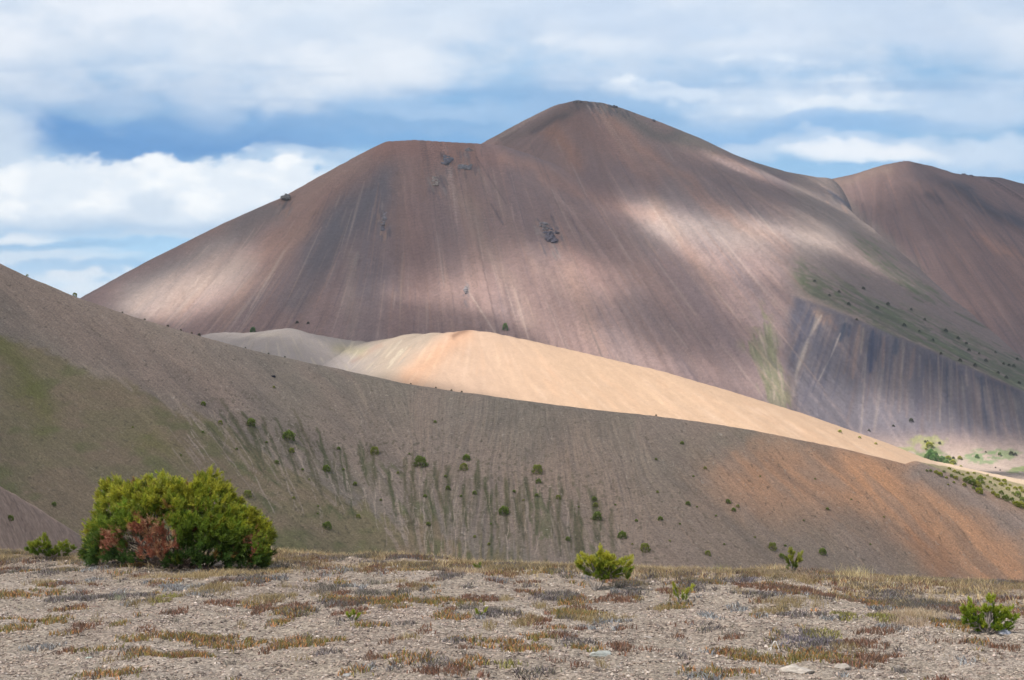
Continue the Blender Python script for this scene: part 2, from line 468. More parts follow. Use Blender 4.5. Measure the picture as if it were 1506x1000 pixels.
# long thin scree runs down the faces
def fall(x, y):
    return np.interp(x, [150, 350, 480, 570, 650, 760, 900, 1100], [-1.25, -.85, -.45, -.12, .12, .32, .62, .85])
for q in range(620):
    x = rs.uniform(210, 1130); ytop = np.interp(x, [145, 420, 575, 720, 850, 1000, 1200], [436, 295, 215, 215, 160, 200, 268]) + 8
    y = rs.uniform(ytop, 540); L = rs.uniform(18, 110); k_ = fall(x, y) + rs.normal(0, .03)
    it.append((x, y, x + k_ * L, y + L, rs.uniform(.5, 1.5), [(176, 148, 130), (160, 124, 106), (104, 92, 94), (96, 86, 92), (150, 120, 106), (186, 164, 148)][rs.integers(0, 6)], rs.uniform(.15, .42)))
for cx_, cy_, n_, sx_, sy_, kk in [(656, 236, 26, 7, 8, .2), (684, 245, 22, 13, 5, .2), (688, 222, 14, 10, 3, .2), (641, 267, 24, 8, 10, .4), (800, 334, 24, 9, 8, .5), (810, 348, 30, 9, 11, .5), (565, 325, 22, 5, 12, 0), (425, 300, 16, 8, 6, -.6), (870, 152, 20, 22, 4, .6), (905, 160, 18, 18, 4, .6), (686, 428, 10, 3, 8, .3), (1232, 296, 12, 18, 10, .8)]:
    for q in range(n_):
        x, y = cx_ + rs.normal(0, sx_), cy_ + rs.normal(0, sy_); L = rs.uniform(3, 14)
        it.append((x, y, x + kk * L, y + L, rs.uniform(.9, 2.4), [(92, 88, 94), (82, 78, 84), (150, 136, 128), (116, 106, 106), (168, 134, 112)][rs.integers(0, 5)], rs.uniform(.3, .7)))
it += [(690, 430, 735, 500, 1.2, (190, 170, 154), .5), (855, 450, 900, 560, 1.0, (92, 90, 86), .5), (700, 230, 745, 300, 1.6, (100, 82, 80), .5), (722, 300, 740, 330, 1.8, (88, 78, 80), .6), (752, 300, 756, 325, 1.2, (176, 150, 136), .5),
       (1218, 280, 1262, 312, 2.6, (88, 90, 104), .8), (520, 392, 527, 370, 2.5, (150, 136, 124), .5), (524, 395, 508, 470, 2.5, (150, 128, 116), .35)]
c = strokes(c, PX, PY, it)
# small green on the apron
low = sstep(FLOOR + 40, FLOOR + 4, mt.Z)
c = mixc(c, 0.85 * low, lin((176, 156, 140)))
nz = fbm(PX / 9, PY / 5, 3, 44)
for (x, y, rx, ry, cc) in [(1365, 650, 26, 10, (150, 148, 96)), (1368, 668, 26, 9, (112, 128, 78)), (1330, 662, 20, 5, (140, 142, 92)), (1445, 672, 26, 11, (118, 136, 92)),
                           (1478, 668, 24, 8, (122, 138, 92)), (1502, 692, 22, 6, (118, 134, 74)), (1395, 678, 14, 6, (122, 130, 76))]:
    bb = blob(PX, PY, x, y, rx, ry); c = mixc(c, sstep(0.3, 0.8, bb * (1.2 + 0.9 * nz)) * 0.8, lin(cc))
c = mixc(c, 0.35 * sstep(1.2, 2.3, k2 + .2 * k3), lin((176, 152, 136))); c = mixc(c, 0.3 * sstep(1.3, 2.4, -k2 + .2 * k3), lin((92, 84, 88)))
c *= (1 + 0.10 * np.clip(k3, -2.5, 2.5) + 0.10 * np.clip(k2, -2, 2))[..., None]
def mute(c, sat, gain):
    g = c.mean(-1, keepdims=True); return (g + (c - g) * sat) * gain
c = mixc(c, .55 * seg(wx, wy, 190, 460, 340, 400, 34), lin((160, 146, 136))); c = mixc(c, .35 * seg(wx, wy, 960, 330, 1220, 350, 34), lin((176, 160, 148)))  # grey-tan left foot, then sunlight put into the colour of the face's lit patch
c = mute(c, .93, .865)
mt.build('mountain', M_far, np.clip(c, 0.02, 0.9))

# ================================================================== second mountain on the right
me2 = Sheet(np.linspace(U(1090), U(1640), 520), np.linspace(2090, 3120, 420))
rE = [(1140, 300, 2830), (1215, 265, 2850), (1260, 256, 2865), (1300, 243, 2885), (1318, 239, 2900), (1332, 237, 2905), (1360, 243, 2920), (1395, 254, 2940),
      (1430, 259, 2950), (1465, 261, 2980), (1506, 272, 3000), (1570, 292, 3040), (1640, 320, 3060)]
H = smax(cones(me2, rE, 0.60, 16), FLOOR - 6, 10)
me2.Z = H
q1, q2, q3, q4 = me2.lic([fbm(me2.X / 30, me2.YY / 30, 2, 53), vn(me2.X / 6, me2.YY / 6, 51), rng.standard_normal(H.shape), fbm(me2.X / 90, me2.YY / 90, 2, 57)], 8.0, 42)
me2.Z = H + (.08 + .92 * sstep(4, 70, me2.rd)) * (1.3 * np.tanh(q1 / 2) + 0.8 * np.tanh(q2 / 1.6) + 1.0 * np.tanh(q4 / 2)) + 0.4 * fbm(me2.X / 8, me2.YY / 8, 3, 19)
PX, PY = me2.pix(); wx = PX + 8 * fbm(PX / 50, PY / 50, 3, 13) + 3 * q2; wy = PY + 6 * fbm(PX / 50, PY / 50, 3, 14)
c = np.tile(lin((140, 112, 103)), H.shape + (1,))
c = mixc(c, 0.4 * sstep(0.2, 2, q4), lin((126, 112, 110)))
c = mixc(c, 0.4 * sstep(0.2, 2, q1), lin((158, 122, 106)))
c = mixc(c, 0.8 * seg(wx, wy, 1215, 268, 1310, 246, 9), lin((160, 132, 116)))
c = mixc(c, 0.75 * seg(wx, wy, 1345, 248, 1500, 330, 12), lin((96, 84, 86)))
c = mixc(c, 0.7 * seg(wx, wy, 1400, 268, 1520, 340, 7), lin((88, 84, 90)))
c = mixc(c, 0.6 * seg(wx, wy, 1360, 290, 1372, 300, 5), lin((88, 78, 80)))
c = mixc(c, 0.7 * seg(wx, wy, 1440, 340, 1520, 395, 7), lin((170, 126, 104)))
c = mixc(c, 0.6 * seg(wx, wy, 1235, 285, 1420, 470, 8), lin((156, 138, 124)))
c *= (1 + 0.07 * np.clip(q3, -2.5, 2.5) + 0.08 * q2)[..., None]
it = []
for q in range(260):
    x = rs.uniform(1225, 1506); y = rs.uniform(np.interp(x, [1225, 1330, 1506], [275, 248, 285]), 500); L = rs.uniform(15, 80); k_ = np.interp(x, [1225, 1330, 1420, 1506], [.25, .45, .7, .8]) + rs.normal(0, .03)
    it.append((x, y, x + k_ * L, y + L, rs.uniform(.6, 1.8), [(170, 140, 126), (160, 122, 104), (98, 86, 88), (88, 80, 86), (150, 118, 104)][rs.integers(0, 5)], rs.uniform(.15, .42)))
c = strokes(c, PX, PY, it)
me2.build('far_mountain', M_far, np.clip(mute(c, .95, .85), 0.02, 0.9))

# ================================================================== sunlit ridge
rd = Sheet(np.linspace(U(230), U(1640), 900), np.linspace(560, 1060, 330))
rC = [(230, 520, 1000), (320, 489, 960), (345, 488, 950), (370, 489, 940), (400, 485, 925), (425, 484, 918), (450, 489, 925), (520, 502, 940), (560, 501, 905), (585, 496, 880),
      (612, 491, 858), (640, 491, 845), (665, 489, 838), (690, 487, 830), (715, 488, 830), (760, 497, 830), (850, 519, 830), (960, 545, 835), (1050, 571, 840), (1150, 601, 850),
      (1250, 636, 860), (1345, 673, 880), (1420, 689, 900), (1506, 709, 930), (1640, 740, 960)]
rS = [(690, 487, 830), (655, 503, 806), (622, 528, 780), (598, 554, 757), (580, 585, 735)]
H = smax(cones(rd, rC, 0.47, 9, 6), cones(rd, rS, 0.46, 6, 6), 1.5)
rd.Z = smax(H, FLOOR - 2, 3)
g1, g2, g3 = rd.lic([fbm(rd.X / 7, rd.YY / 7, 2, 63), vn(rd.X / 2.4, rd.YY / 2.4, 61), rng.standard_normal(H.shape)], 2.2, 40)
rd.Z = rd.Z + 0.22 * g1 + 0.08 * g2 + 0.10 * fbm(rd.X / 6, rd.YY / 6, 3, 64)
PX, PY = rd.pix(); wx = PX + 7 * fbm(PX / 40, PY / 40, 3, 15) + 1.5 * g2; wy = PY + 4 * fbm(PX / 40, PY / 40, 3, 16)
c = np.tile(lin((188, 155, 124)), H.shape + (1,))
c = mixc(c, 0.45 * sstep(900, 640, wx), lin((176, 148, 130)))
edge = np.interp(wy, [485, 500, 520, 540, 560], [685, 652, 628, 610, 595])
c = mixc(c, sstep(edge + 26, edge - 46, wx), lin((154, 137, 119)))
c = mixc(c, 0.55 * np.maximum(seg(wx, wy, 682, 492, 646, 513, 14), seg(wx, wy, 646, 513, 604, 560, 16)), lin((190, 142, 106)))
c = mixc(c, 0.7 * seg(wx, wy, 692, 487, 668, 495, 4), lin((110, 80, 62)))
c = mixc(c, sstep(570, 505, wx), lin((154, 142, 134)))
c = mixc(c, 0.75 * sstep(0.0, 1.2, g2) * seg(wx, wy, 430, 498, 490, 515, 7), lin((176, 160, 134)))
c = mixc(c, 0.8 * blob(wx, wy, 392, 490, 26, 4), lin((172, 158, 142)))
c = mixc(c, 0.6 * seg(wx, wy, 500, 512, 535, 515, 8), lin((150, 140, 104)))
c = mixc(c, 0.5 * seg(wx, wy, 520, 530, 560, 508, 4), lin((150, 122, 104)))
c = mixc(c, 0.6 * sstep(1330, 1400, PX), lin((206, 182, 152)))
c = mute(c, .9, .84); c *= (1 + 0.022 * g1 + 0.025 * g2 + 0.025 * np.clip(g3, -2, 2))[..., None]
it = []
for q in range(420):
    x = rs.uniform(600, 1300); yt = np.interp(x, [600, 690, 850, 1150, 1300], [495, 490, 522, 603, 655]); y = yt + rs.uniform(2, 60); L = rs.uniform(8, 40); k_ = np.interp(x, [600, 690, 800, 1100], [-.9, -.1, .9, 1.6])
    it.append((x, y, x + k_ * L, y + L, rs.uniform(1.0, 4.0), [(200, 168, 138), (174, 144, 118), (182, 144, 114), (194, 168, 146)][rs.integers(0, 4)], rs.uniform(.06, .2)))
for q in range(90):
    x = rs.uniform(360, 600); y = rs.uniform(490, 540); L = rs.uniform(6, 26)
    it.append((x, y, x + L * np.interp(x, [360, 420, 500, 530, 600], [-.6, .4, .9, -1.0, -.9]), y + L, rs.uniform(.6, 1.8), [(176, 164, 142), (128, 118, 110), (160, 148, 128)][rs.integers(0, 3)], rs.uniform(.2, .45)))
c = strokes(c, PX, PY, it)
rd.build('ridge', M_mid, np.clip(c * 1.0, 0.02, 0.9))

# ================================================================== near hillside
nh = Sheet(np.linspace(U(-170), U(1700), 1800), np.concatenate([np.linspace(120, 176, 40), np.linspace(176.4, 304, 480), np.linspace(305, 440, 90)]))
L1 = np.array([pt(*p) for p in [(-200, 312, 252), (-100, 342, 257), (0, 379, 262), (40, 399, 264), (110, 428, 267), (200, 459, 273), (300, 489, 281), (400, 513, 291), (520, 540, 299), (600, 557, 297), (660, 567, 294),
                                (800, 585, 288), (960, 604, 284), (1100, 624, 286), (1250, 653, 290), (1345, 677, 292), (1420, 706, 292), (1506, 749, 290), (1700, 860, 284)]])
Y1 = np.interp(nh.us, L1[:, 0] / L1[:, 1], L1[:, 1])[None]; Z1 = np.interp(nh.us, L1[:, 0] / L1[:, 1], L1[:, 2])[None]
def smooth1(a, n=15):
    k = np.hanning(n + 2)[1:-1]; k /= k.sum(); b = np.pad(a[0], n // 2, mode='edge'); return np.convolve(b, k, 'valid')[None]
Y1 = smooth1(Y1, 41); Z1 = smooth1(Z1, 25)
Y2 = Y1 + np.maximum(0.5, np.interp(nh.us, [U(1330), U(1430), U(1506), U(1700)], [0.5, 45, 75, 95]))[None]
e2 = np.interp(nh.us, [U(1330, 670), U(1345, 676), U(1430, 690), U(1506, 710), U(1700, 770)], [0, ray(1345, 676)[1], ray(1430, 690)[1], ray(1506, 710)[1], ray(1700, 770)[1]])[None]
Z2 = np.where(nh.us[None] > U(1345, 676), EYE + e2 * Y2, Z1)
d = Y1 - nh.YY
df = softp(d, 1.2)
slope = 0.50
Hn = Z1 - slope * df + 0.0009 * np.clip(df, 0, 120) ** 2
t = np.clip(-d / (Y2 - Y1), 0, 1)
Hn = Hn + (Z2 - Z1) * t
Hn = Hn - 0.38 * softp(nh.YY - Y2, 2.5)
nh.Z = smax(Hn, FLOOR - 2, 3)
nh.Z += 0.55 * fbm(nh.X / 24, nh.YY / 24, 3, 70) * sstep(-2, 25, df)
a1 = fbm(nh.X / 0.5, nh.YY / 2.5, 2, 73); a2 = fbm(nh.X / 4, nh.YY / 4, 2, 71); a3 = rng.standard_normal(nh.X.shape)
s1, s2, s3 = nh.lic([a1, a2, a3], 0.55, 34)
sm, = nh.lic([a3], 0.45, 6)
nh.Z += 0.05 * s1 + 0.09 * s2 + 0.035 * fbm(nh.X / 1.2, nh.YY / 1.2, 3, 74)
PX, PY = nh.pix(); nz1 = fbm(PX / 70, PY / 55, 4, 75); nz2 = fbm(PX / 14, PY / 10, 3, 76)
wx = PX + 14 * nz1 + 4 * nz2; wy = PY + 14 * fbm(PX / 60, PY / 60, 4, 77) + 3 * nz2
grey = lin((134, 124, 111)); pink = lin((154, 134, 120)); orange = lin((204, 152, 114)); olive = lin((134, 121, 94)); grn = lin((114, 113, 76))
c = np.tile(grey, nh.X.shape + (1,))
c = mixc(c, 0.75 * sstep(-0.4, 0.7, nz1 + 0.25 * s2), lin((138, 126, 115)))
c = mixc(c, 0.9 * seg(wx, wy, -20, 400, 330, 590, 60), pink)
c = mixc(c, 0.6 * seg(wx, wy, 480, 640, 800, 740, 70), pink)
c = mixc(c, 0.85 * seg(wx, wy, 850, 700, 1000, 830, 90), lin((152, 132, 116)))
c = mixc(c, 0.8 * seg(wx, wy, 1090, 700, 1500, 780, 70), lin((180, 144, 118)))
c = mixc(c, 0.9 * seg(wx, wy, 1100, 690, 1300, 695, 46), lin((184, 142, 112)))
c = mixc(c, 0.95 * seg(wx, wy, 1290, 700, 1480, 850, 46) * (0.8 + .2 * np.tanh(s2)), orange)
c = mixc(c, 0.5 * seg(wx, wy, 1350, 790, 1390, 850, 20), lin((170, 122, 90)))
c = mixc(c, 0.85 * seg(wx, wy, 1050, 800, 1250, 860, 30), lin((146, 128, 112)))
c = mixc(c, 0.8 * seg(wx, wy, 1040, 660, 1090, 640, 20), lin((130, 121, 108)))
c = mixc(c, 0.85 * seg(wx, wy, 1345, 690, 1500, 780, 17), lin((150, 134, 124)))
c = mixc(c, 0.5 * sstep(0.2, 1.6, s2), lin((150, 132, 118)))
c = mixc(c, 0.35 * sstep(0.2, 1.6, -s2), lin((118, 108, 100)))
# vegetated lower left
bound = np.interp(PX, [0, 60, 130, 200, 280, 330, 400, 470, 560, 640, 700, 780, 850, 900, 960], [488, 508, 540, 566, 600, 622, 668, 705, 745, 775, 800, 830, 850, 880, 920])
vd = (PY + 9 * nz1 + 5 * nz2 - bound)
veg = sstep(-4, 16, vd + 9 * s1 * sstep(120, 300, PX))
c = mixc(c, 0.92 * veg, olive)
c = mixc(c, 0.65 * veg * sstep(-0.1, 0.7, fbm(PX / 90, PY / 28, 4, 78)), lin((144, 124, 104)))
c = mixc(c, 0.65 * veg * sstep(0.15, 0.8, fbm(PX / 60, PY / 30, 4, 79)), grn)
c = mixc(c, 0.6 * veg * seg(wx, wy, 0, 500, 60, 610, 22), lin((112, 112, 62)))
c = mixc(c, 0.5 * veg * blob(wx, wy, 235, 660, 45, 14, 25), lin((116, 116, 60)))
# green fingers that follow the fall line
topf = np.interp(PX, [180, 250, 330, 400, 480, 560, 640, 700, 760, 820, 880, 940], [560, 570, 592, 600, 625, 650, 668, 672, 678, 695, 715, 740])
fr = sstep(-8, 70, PY + 14 * nz1 + 6 * nz2 - topf)
side = sstep(200, 330, PX) * sstep(925, 850, PX)
thr = 1.25 - 1.35 * fr
fing = sstep(thr, thr + 0.45, s1 + 0.25 * a2 + 0.18 * nz2) * fr * side
c = mixc(c, 0.35 * fing * (1 - 0.5 * veg), lin((112, 105, 84)))
c = mixc(c, 0.55 * fing * sstep(0.0, 0.7, fbm(PX / 40, PY / 30, 3, 81)), lin((95, 102, 66)))
chan = sstep(0.55, 1.1, -s1 + 0.3 * nz2) * side * sstep(-5, 40, PY - topf) * sstep(110, 20, vd)
c = mixc(c, 0.85 * chan * veg, lin((155, 138, 122)))
rh = np.random.default_rng(93); it = []
def hdir(x): return np.interp(x, [150, 300, 400, 500, 600, 900, 1000], [1.2, .75, .45, .2, .08, .02, .1])
def run(x, y, L, w, rgb, a, wob=1.0):
    n_ = max(2, int(L / 9)); k_ = hdir(x)
    for q in range(n_):
        x2 = x + k_ * L / n_ + rh.normal(0, wob); y2 = y + L / n_
        it.append((x, y, x2, y2, w * rh.uniform(.6, 1.15), rgb, a * rh.uniform(.5, 1))); x, y = x2, y2
        if rh.random() < .10 and w < 1.6: run(x, y, L * .25, w * .8, rgb, a * .8, wob * 1.6)
GR = [(94, 92, 68), (100, 96, 74), (90, 91, 66), (106, 98, 78)]; PL = [(170, 152, 136), (160, 142, 128), (180, 162, 146)]
x = 300.0
while x < 925:
    yt = float(np.interp(x, [180, 250, 330, 400, 480, 560, 640, 700, 760, 820, 880, 940], [560, 572, 594, 604, 632, 655, 676, 684, 690, 708, 728, 750])) + rh.uniform(-14, 22)
    Lg = rh.uniform(60, 150) if x > 540 else rh.uniform(50, 110)
    for q in range(rh.integers(2, 4)):
        run(x + rh.normal(0, 2.2), yt + rh.uniform(0, 25), Lg * rh.uniform(.5, 1), rh.uniform(2.0, 3.4) * (1.25 if 620 < x < 880 else 1), GR[rh.integers(0, 4)], rh.uniform(.8, 1.0) if x < 880 else .45, 1.5)
    x += rh.uniform(10, 26)
for q in range(120):
    x = rh.uniform(240, 930); yt = float(np.interp(x, [180, 330, 480, 640, 760, 880, 940], [565, 606, 650, 700, 712, 745, 770])) + rh.uniform(0, 80)
    run(x, yt, rh.uniform(20, 70), rh.uniform(.7, 1.3), PL[rh.integers(0, 3)], rh.uniform(.55, .95), 1.6)
for q in range(500):      # small dark tufts strung along the slope
    x = rh.uniform(420, 1000); y = float(np.interp(x, [420, 640, 860, 1000], [640, 655, 700, 760])) + rh.normal(0, 28); it.append((x, y, x + 1.5, y + 1.5, rh.uniform(.8, 1.6), (92, 86, 70), rh.uniform(.3, .7)))
for q in range(110):      # darker scrapes on the right
    x = rh.uniform(980, 1480); y = rh.uniform(650, 830); L = rh.uniform(6, 36); it.append((x, y, x + .75 * L, y + L, rh.uniform(.7, 1.6), [(110, 92, 80), (180, 150, 126), (120, 104, 92)][rh.integers(0, 3)], rh.uniform(.2, .45)))
c = strokes(c, PX, PY, it)
# lone pale wash lines on the left
for x1, y1, x2, y2, w in [(155, 540, 195, 575, 2.2), (225, 572, 262, 614, 1.6), (252, 578, 282, 625, 2), (262, 595, 300, 625, 1.3), (310, 600, 368, 690, 2.0), (330, 660, 338, 600, 1.1), (115, 530, 150, 555, 5), (392, 640, 418, 700, 1.8), (140, 545, 170, 552, 3)]:
    c = mixc(c, 0.7 * seg(PX + 3 * nz2, PY + 2 * nz2, x1, y1, x2, y2, w), lin((160, 142, 126)))
# tufts of small plants speckled between fingers
speck = sstep(0.62, 0.85, vn(nh.X / 0.55, nh.YY / 0.9, 85)) * sstep(-70, 20, PY + 10 * nz1 - topf) * sstep(150, 400, PX) * sstep(1260, 860, PX)
c = mixc(c, 0.55 * speck, lin((94, 88, 70)))
speck2 = sstep(0.80, 0.95, vn(nh.X / 0.4, nh.YY / 0.7, 87))
c = mixc(c, 0.6 * speck2, lin((88, 80, 70)))
speck3 = sstep(0.82, 0.95, vn(nh.X / 0.33, nh.YY / 0.55, 88))
c = mixc(c, 0.6 * speck3 * (1 - .6 * veg), lin((176, 164, 150)))
# flat shoulder at the right edge: pale sand between the bushes
sh_ = sstep(0.0, 6.0, -d) * sstep(1335, 1365, PX)
c = mixc(c, 0.85 * sh_, lin((170, 158, 120)))
c *= (1 + 0.05 * np.clip(s3, -2.5, 2.5) + 0.07 * np.clip(sm, -2.5, 2.5))[..., None]
c *= 0.94 * np.array([1.03, 1.0, .955])
nh.build('hillside', M_near, np.clip(c, 0.02, 0.9))

# ================================================================== small slope at the left edge
ls = Sheet(np.linspace(U(-420), U(330), 380), np.linspace(55, 130, 320))
LL = np.array([pt(*p) for p in [(-420, 520, 66), (-200, 600, 70), (-60, 668, 76), (0, 705, 80), (30, 722, 83), (60, 741, 86), (100, 768, 90), (130, 789, 93), (200, 840, 100), (330, 935, 110)]])
YL = smooth1(np.interp(ls.us, LL[:, 0] / LL[:, 1], LL[:, 1])[None]); ZL = smooth1(np.interp(ls.us, LL[:, 0] / LL[:, 1], LL[:, 2])[None])
ls.Z = ZL - 0.52 * softp(YL - ls.YY, 0.6) - 0.3 * softp(ls.YY - YL, 0.6)
ls.Z = smax(ls.Z, FLOOR, 2)
l1, l2 = ls.lic([vn(ls.X / 0.5, ls.YY / 0.5, 91), rng.standard_normal(ls.X.shape)], 0.25, 30)
ls.Z += 0.03 * l1 + 0.02 * fbm(ls.X / 0.6, ls.YY / 0.6, 3, 92)
c = np.tile(lin((163, 138, 121)), ls.X.shape + (1,))
c = mixc(c, 0.5 * sstep(0.3, 1.4, l1), lin((134, 118, 105)))
c *= (1 + 0.06 * np.clip(l2, -2.5, 2.5))[..., None]
ls.build('slope', M_near, np.clip(c, 0.02, 0.9))

# ================================================================== ground (foreground terrace, running down and out to the horizon)
uu = np.concatenate([-np.geomspace(6, 0.46, 40), np.linspace(-0.45, 0.45, 820), np.geomspace(0.46, 6, 40)])
gd = Sheet(uu, np.concatenate([np.geomspace(0.8, 8, 60), np.geomspace(8.06, 32, 560), np.geomspace(33, 90, 40), np.geomspace(95, 15000, 50)]))
def crestY(u):
    return np.interp(u, [-6, -0.33, -0.15, 0.0, 0.15, 0.33, 6], [26, 24.6, 24.0, 22.8, 21.2, 19.6, 19])
def g_height(X, Y):
    z = -0.46 * softp(Y - crestY(X / np.maximum(Y, .1)) - 0.6, 0.9)
    z = np.where(z < FLOOR + 6, smax(z, FLOOR, 1.5), z)
    near = sstep(60, 30, Y)
    z = z + near * sstep(-2.5, 0, Y - crestY(X / np.maximum(Y, .1))) * .05 * fbm(X / .9 + 3, Y / .9, 3, 108)
    z = z + near * (0.06 * fbm(X / 2.3, Y / 2.3, 3, 101) + 0.022 * fbm(X / 0.5, Y / 0.5, 3, 102))
    return z
gd.Z = g_height(gd.X, gd.YY)
near = sstep(60, 30, gd.YY)
gd.Z += near * (0.009 * fbm(gd.X / 0.09, gd.YY / 0.09, 2, 104) + 0.004 * fbm(gd.X / 0.03, gd.YY / 0.03, 2, 105))
gn = fbm(gd.X / 1.1, gd.YY / 1.1, 4, 106)
c = np.tile(lin((145, 132, 117)), gd.X.shape + (1,))
c = mixc(c, 0.6 * sstep(0, 0.9, gn), lin((134, 119, 107)))
c = mixc(c, 0.5 * sstep(0, 0.9, -gn), lin((164, 150, 137)))
c = mixc(c, 0.45 * sstep(-5.0, -1.5, gd.YY - crestY(gd.U)), lin((138, 119, 98)))
gd.build('ground', M_ground, np.clip(c, 0.02, 0.9))

def gpt(px, py):
    u, e = ray(px, py)
    Y = 15.0
    P = None
    ys = np.linspace(6, 40, 1400); z = g_height(u * ys, ys); ec = (z - EYE) / ys
    k = np.nonzero(ec >= e)[0]
    i = k[0] if len(k) else int(np.argmax(ec))
    return np.array([u * ys[i], ys[i], z[i]])
# ================================================================== sky backdrop with its cloud bands
def sky_color(PX, PY):
    n1 = fbm(PX / 230, PY / 100, 5, 201); n2 = fbm(PX / 75, PY / 38, 5, 202); n3 = fbm(PX / 28, PY / 18, 4, 203); nb = fbm(PX / 420, PY / 130, 4, 204); nst = fbm(PX / 300, PY / 22, 5, 211)
    X = PX + 44 * n1 + 14 * n2; Y = PY + 20 * n1 + 9 * n2 + 3 * n3
    g = np.stack([np.interp(PY, [-300, 0, 180, 330, 430, 600], v) for v in ([120, 140, 134, 166, 184, 196], [165, 182, 181, 206, 218, 222], [205, 220, 221, 238, 242, 240])], -1)
    col = lin(g)
    def cl(m, cc, a=1.0):
        nonlocal col
        col = mixc(col, np.clip(m, 0, 1) * a, lin(cc))
    def el(cx, cy, rx, ry, soft=0.6, na=0.30):
        q = 1 - ((X - cx) / rx) ** 2 - ((Y - cy) / ry) ** 2
        return sstep(-soft, soft, q + na * n2 + 0.12 * n3)
    # thin layered veils
    cl(sstep(-0.5, 0.9, fbm(PX / 300, PY / 40, 5, 210)), (186, 209, 234), .6)
    # low streaks on the left
    cl(sstep(-0.3, 0.6, nst) * sstep(325, 350, PY), (216, 228, 240), .8)
    cl(el(150, 422, 140, 17, 1.0), (226, 235, 244), .8)
    cl(el(60, 362, 170, 9, 1.0), (158, 194, 226), .7)
    cl(el(330, 346, 220, 9, 1.0), (202, 219, 236), .8)
    cl(el(20, 348, 60, 10, 1.0), (236, 242, 248), .85)
    cl(el(150, 396, 190, 8, 1.0), (150, 194, 230), .6)
    # blue grey band
    cl(el(170, 165, 380, 70, 1.0), (142, 178, 216), .85)
    cl(el(250, 197, 300, 30, .95), (104, 154, 208), .97)
    cl(el(160, 205, 120, 14, 1.0), (106, 154, 206), .6)
    cl(el(560, 165, 330, 44, 1.1), (138, 178, 219), .8)
    cl(el(640, 200, 180, 14, 1.0), (124, 172, 218), .8)
    cl(el(600, 150, 190, 13, 1.1), (176, 203, 232), .6)
    cl(el(960, 165, 200, 60, 1.2), (150, 184, 220), .6)
    cl(el(1150, 205, 200, 20, 1.0), (140, 183, 225), .8)
    # far left pale cloud
    cl(el(-20, 215, 95, 62, .7), (206, 221, 237), .9)
    # bright cumulus with a shaded base
    cl(el(220, 318, 330, 28, .9), (184, 206, 229), .9)
    up = sstep(-.45, .55, (Y - np.interp(PX, [-200, 0, 80, 180, 300, 420, 520, 700], [262, 240, 226, 222, 232, 236, 240, 262])) / 16 + .3 * n2 + .35 * n3)
    dn = sstep(-.9, .9, (np.interp(PX, [-200, 0, 200, 400, 500, 600], [330, 322, 322, 312, 290, 250]) - Y) / 26 + .35 * n2)
    cu = up * dn * sstep(204, 216, PY) * sstep(560, 450, X)
    cl(cu, (232, 240, 248), .97)
    cl(cu * sstep(-0.2, 0.7, n2 + 0.4 * n3 + .3 * n1), (249, 252, 254), .85)
    cl(cu * sstep(0.1, 0.9, -n2 - 0.3 * n1) * sstep(250, 310, PY), (202, 218, 235), .7)
    cl(el(470, 232, 150, 11, 1.0), (190, 211, 234), .7)
    # upper grey white deck, soft edged
    edge = np.interp(PX, [-400, 0, 130, 330, 500, 640, 760, 900, 1100, 1500, 1900], [150, 142, 122, 132, 128, 112, 88, 84, 92, 96, 90])
    deck = sstep(-0.75, 0.8, (edge - PY) / 60 + 0.45 * n1 + 0.32 * n2 + .10 * n3)
    cl(deck, (204, 218, 235), .97)
    cl(deck * sstep(-0.5, 0.9, nb + 0.3 * n2), (220, 229, 240), .9)
    lf = sstep(1050, 500, PX)
    cl(deck * sstep(-.1, 0.9, n1 + 0.4 * n2 + .1 * n3) * sstep(150, 50, PY) * (.35 + .65 * lf), (233, 238, 246), .75)
    cl(deck * sstep(-0.1, 1.0, -nb - 0.3 * n2) * sstep(500, 1000, PX), (190, 208, 231), .65)
    cl(el(560, 95, 110, 36, 1.0), (227, 234, 243), .7)
    cl(el(1130, 50, 60, 40, 1.2), (216, 226, 240), .4)
    cl(el(300, 140, 60, 34, 1.2), (192, 209, 230), .6)
    cl(el(90, 130, 120, 24, 1.2), (198, 213, 232), .5)
    # right hand clouds
    cl(el(1200, 118, 340, 34, 1.2), (188, 208, 231), .6)
    r1 = np.maximum(el(1160, 150, 150, 42, .9, .45), el(1005, 138, 75, 13, 1.0, .4))
    cl(r1, (209, 223, 239), .9)
    cl(r1 * sstep(-0.2, 0.8, n2 + .35 * n3), (229, 237, 246), .8)
    cl(el(1270, 160, 80, 10, .9), (226, 235, 245), .7)
    cl(el(1440, 160, 120, 44, 1.0), (200, 217, 237), .85)
    cl(el(1300, 190, 140, 13, 1.0), (146, 186, 226), .7)
    cl(el(1200, 228, 210, 16, 1.1), (194, 214, 236), .8)
    cl(el(1460, 232, 130, 22, .9), (206, 222, 240), .85)
    cl(el(1305, 240, 95, 14, .8), (238, 243, 249), .9)
    cl(el(1440, 264, 60, 6, 1.0), (176, 204, 233), .6)
    tex = .55 * fbm(PX / 60, PY / 22, 5, 231) + .45 * fbm(PX / 18 + n2, PY / 9, 4, 232)
    lum = col.mean(-1)
    col = col * (1 + (.05 * tex * np.clip(1.5 - lum, .3, 1.2))[..., None] * np.array([1.25, 1.0, .75]))
    cl(sstep(.15, .9, fbm(PX / 340 + 4, PY / 26, 5, 233)) * sstep(215, 120, PY) * sstep(60, 130, PY), (136, 174, 214), .35)
    return np.clip(col, 0, 1)
azs = np.concatenate([np.linspace(-1.15, -0.40, 60), np.linspace(-0.395, 0.395, 640), np.linspace(0.40, 1.15, 60)])
els = np.concatenate([np.linspace(-0.06, 0.03, 10), np.linspace(0.032, 0.33, 330), np.linspace(0.335, 0.6, 30)])
A, E = np.meshgrid(azs, els)
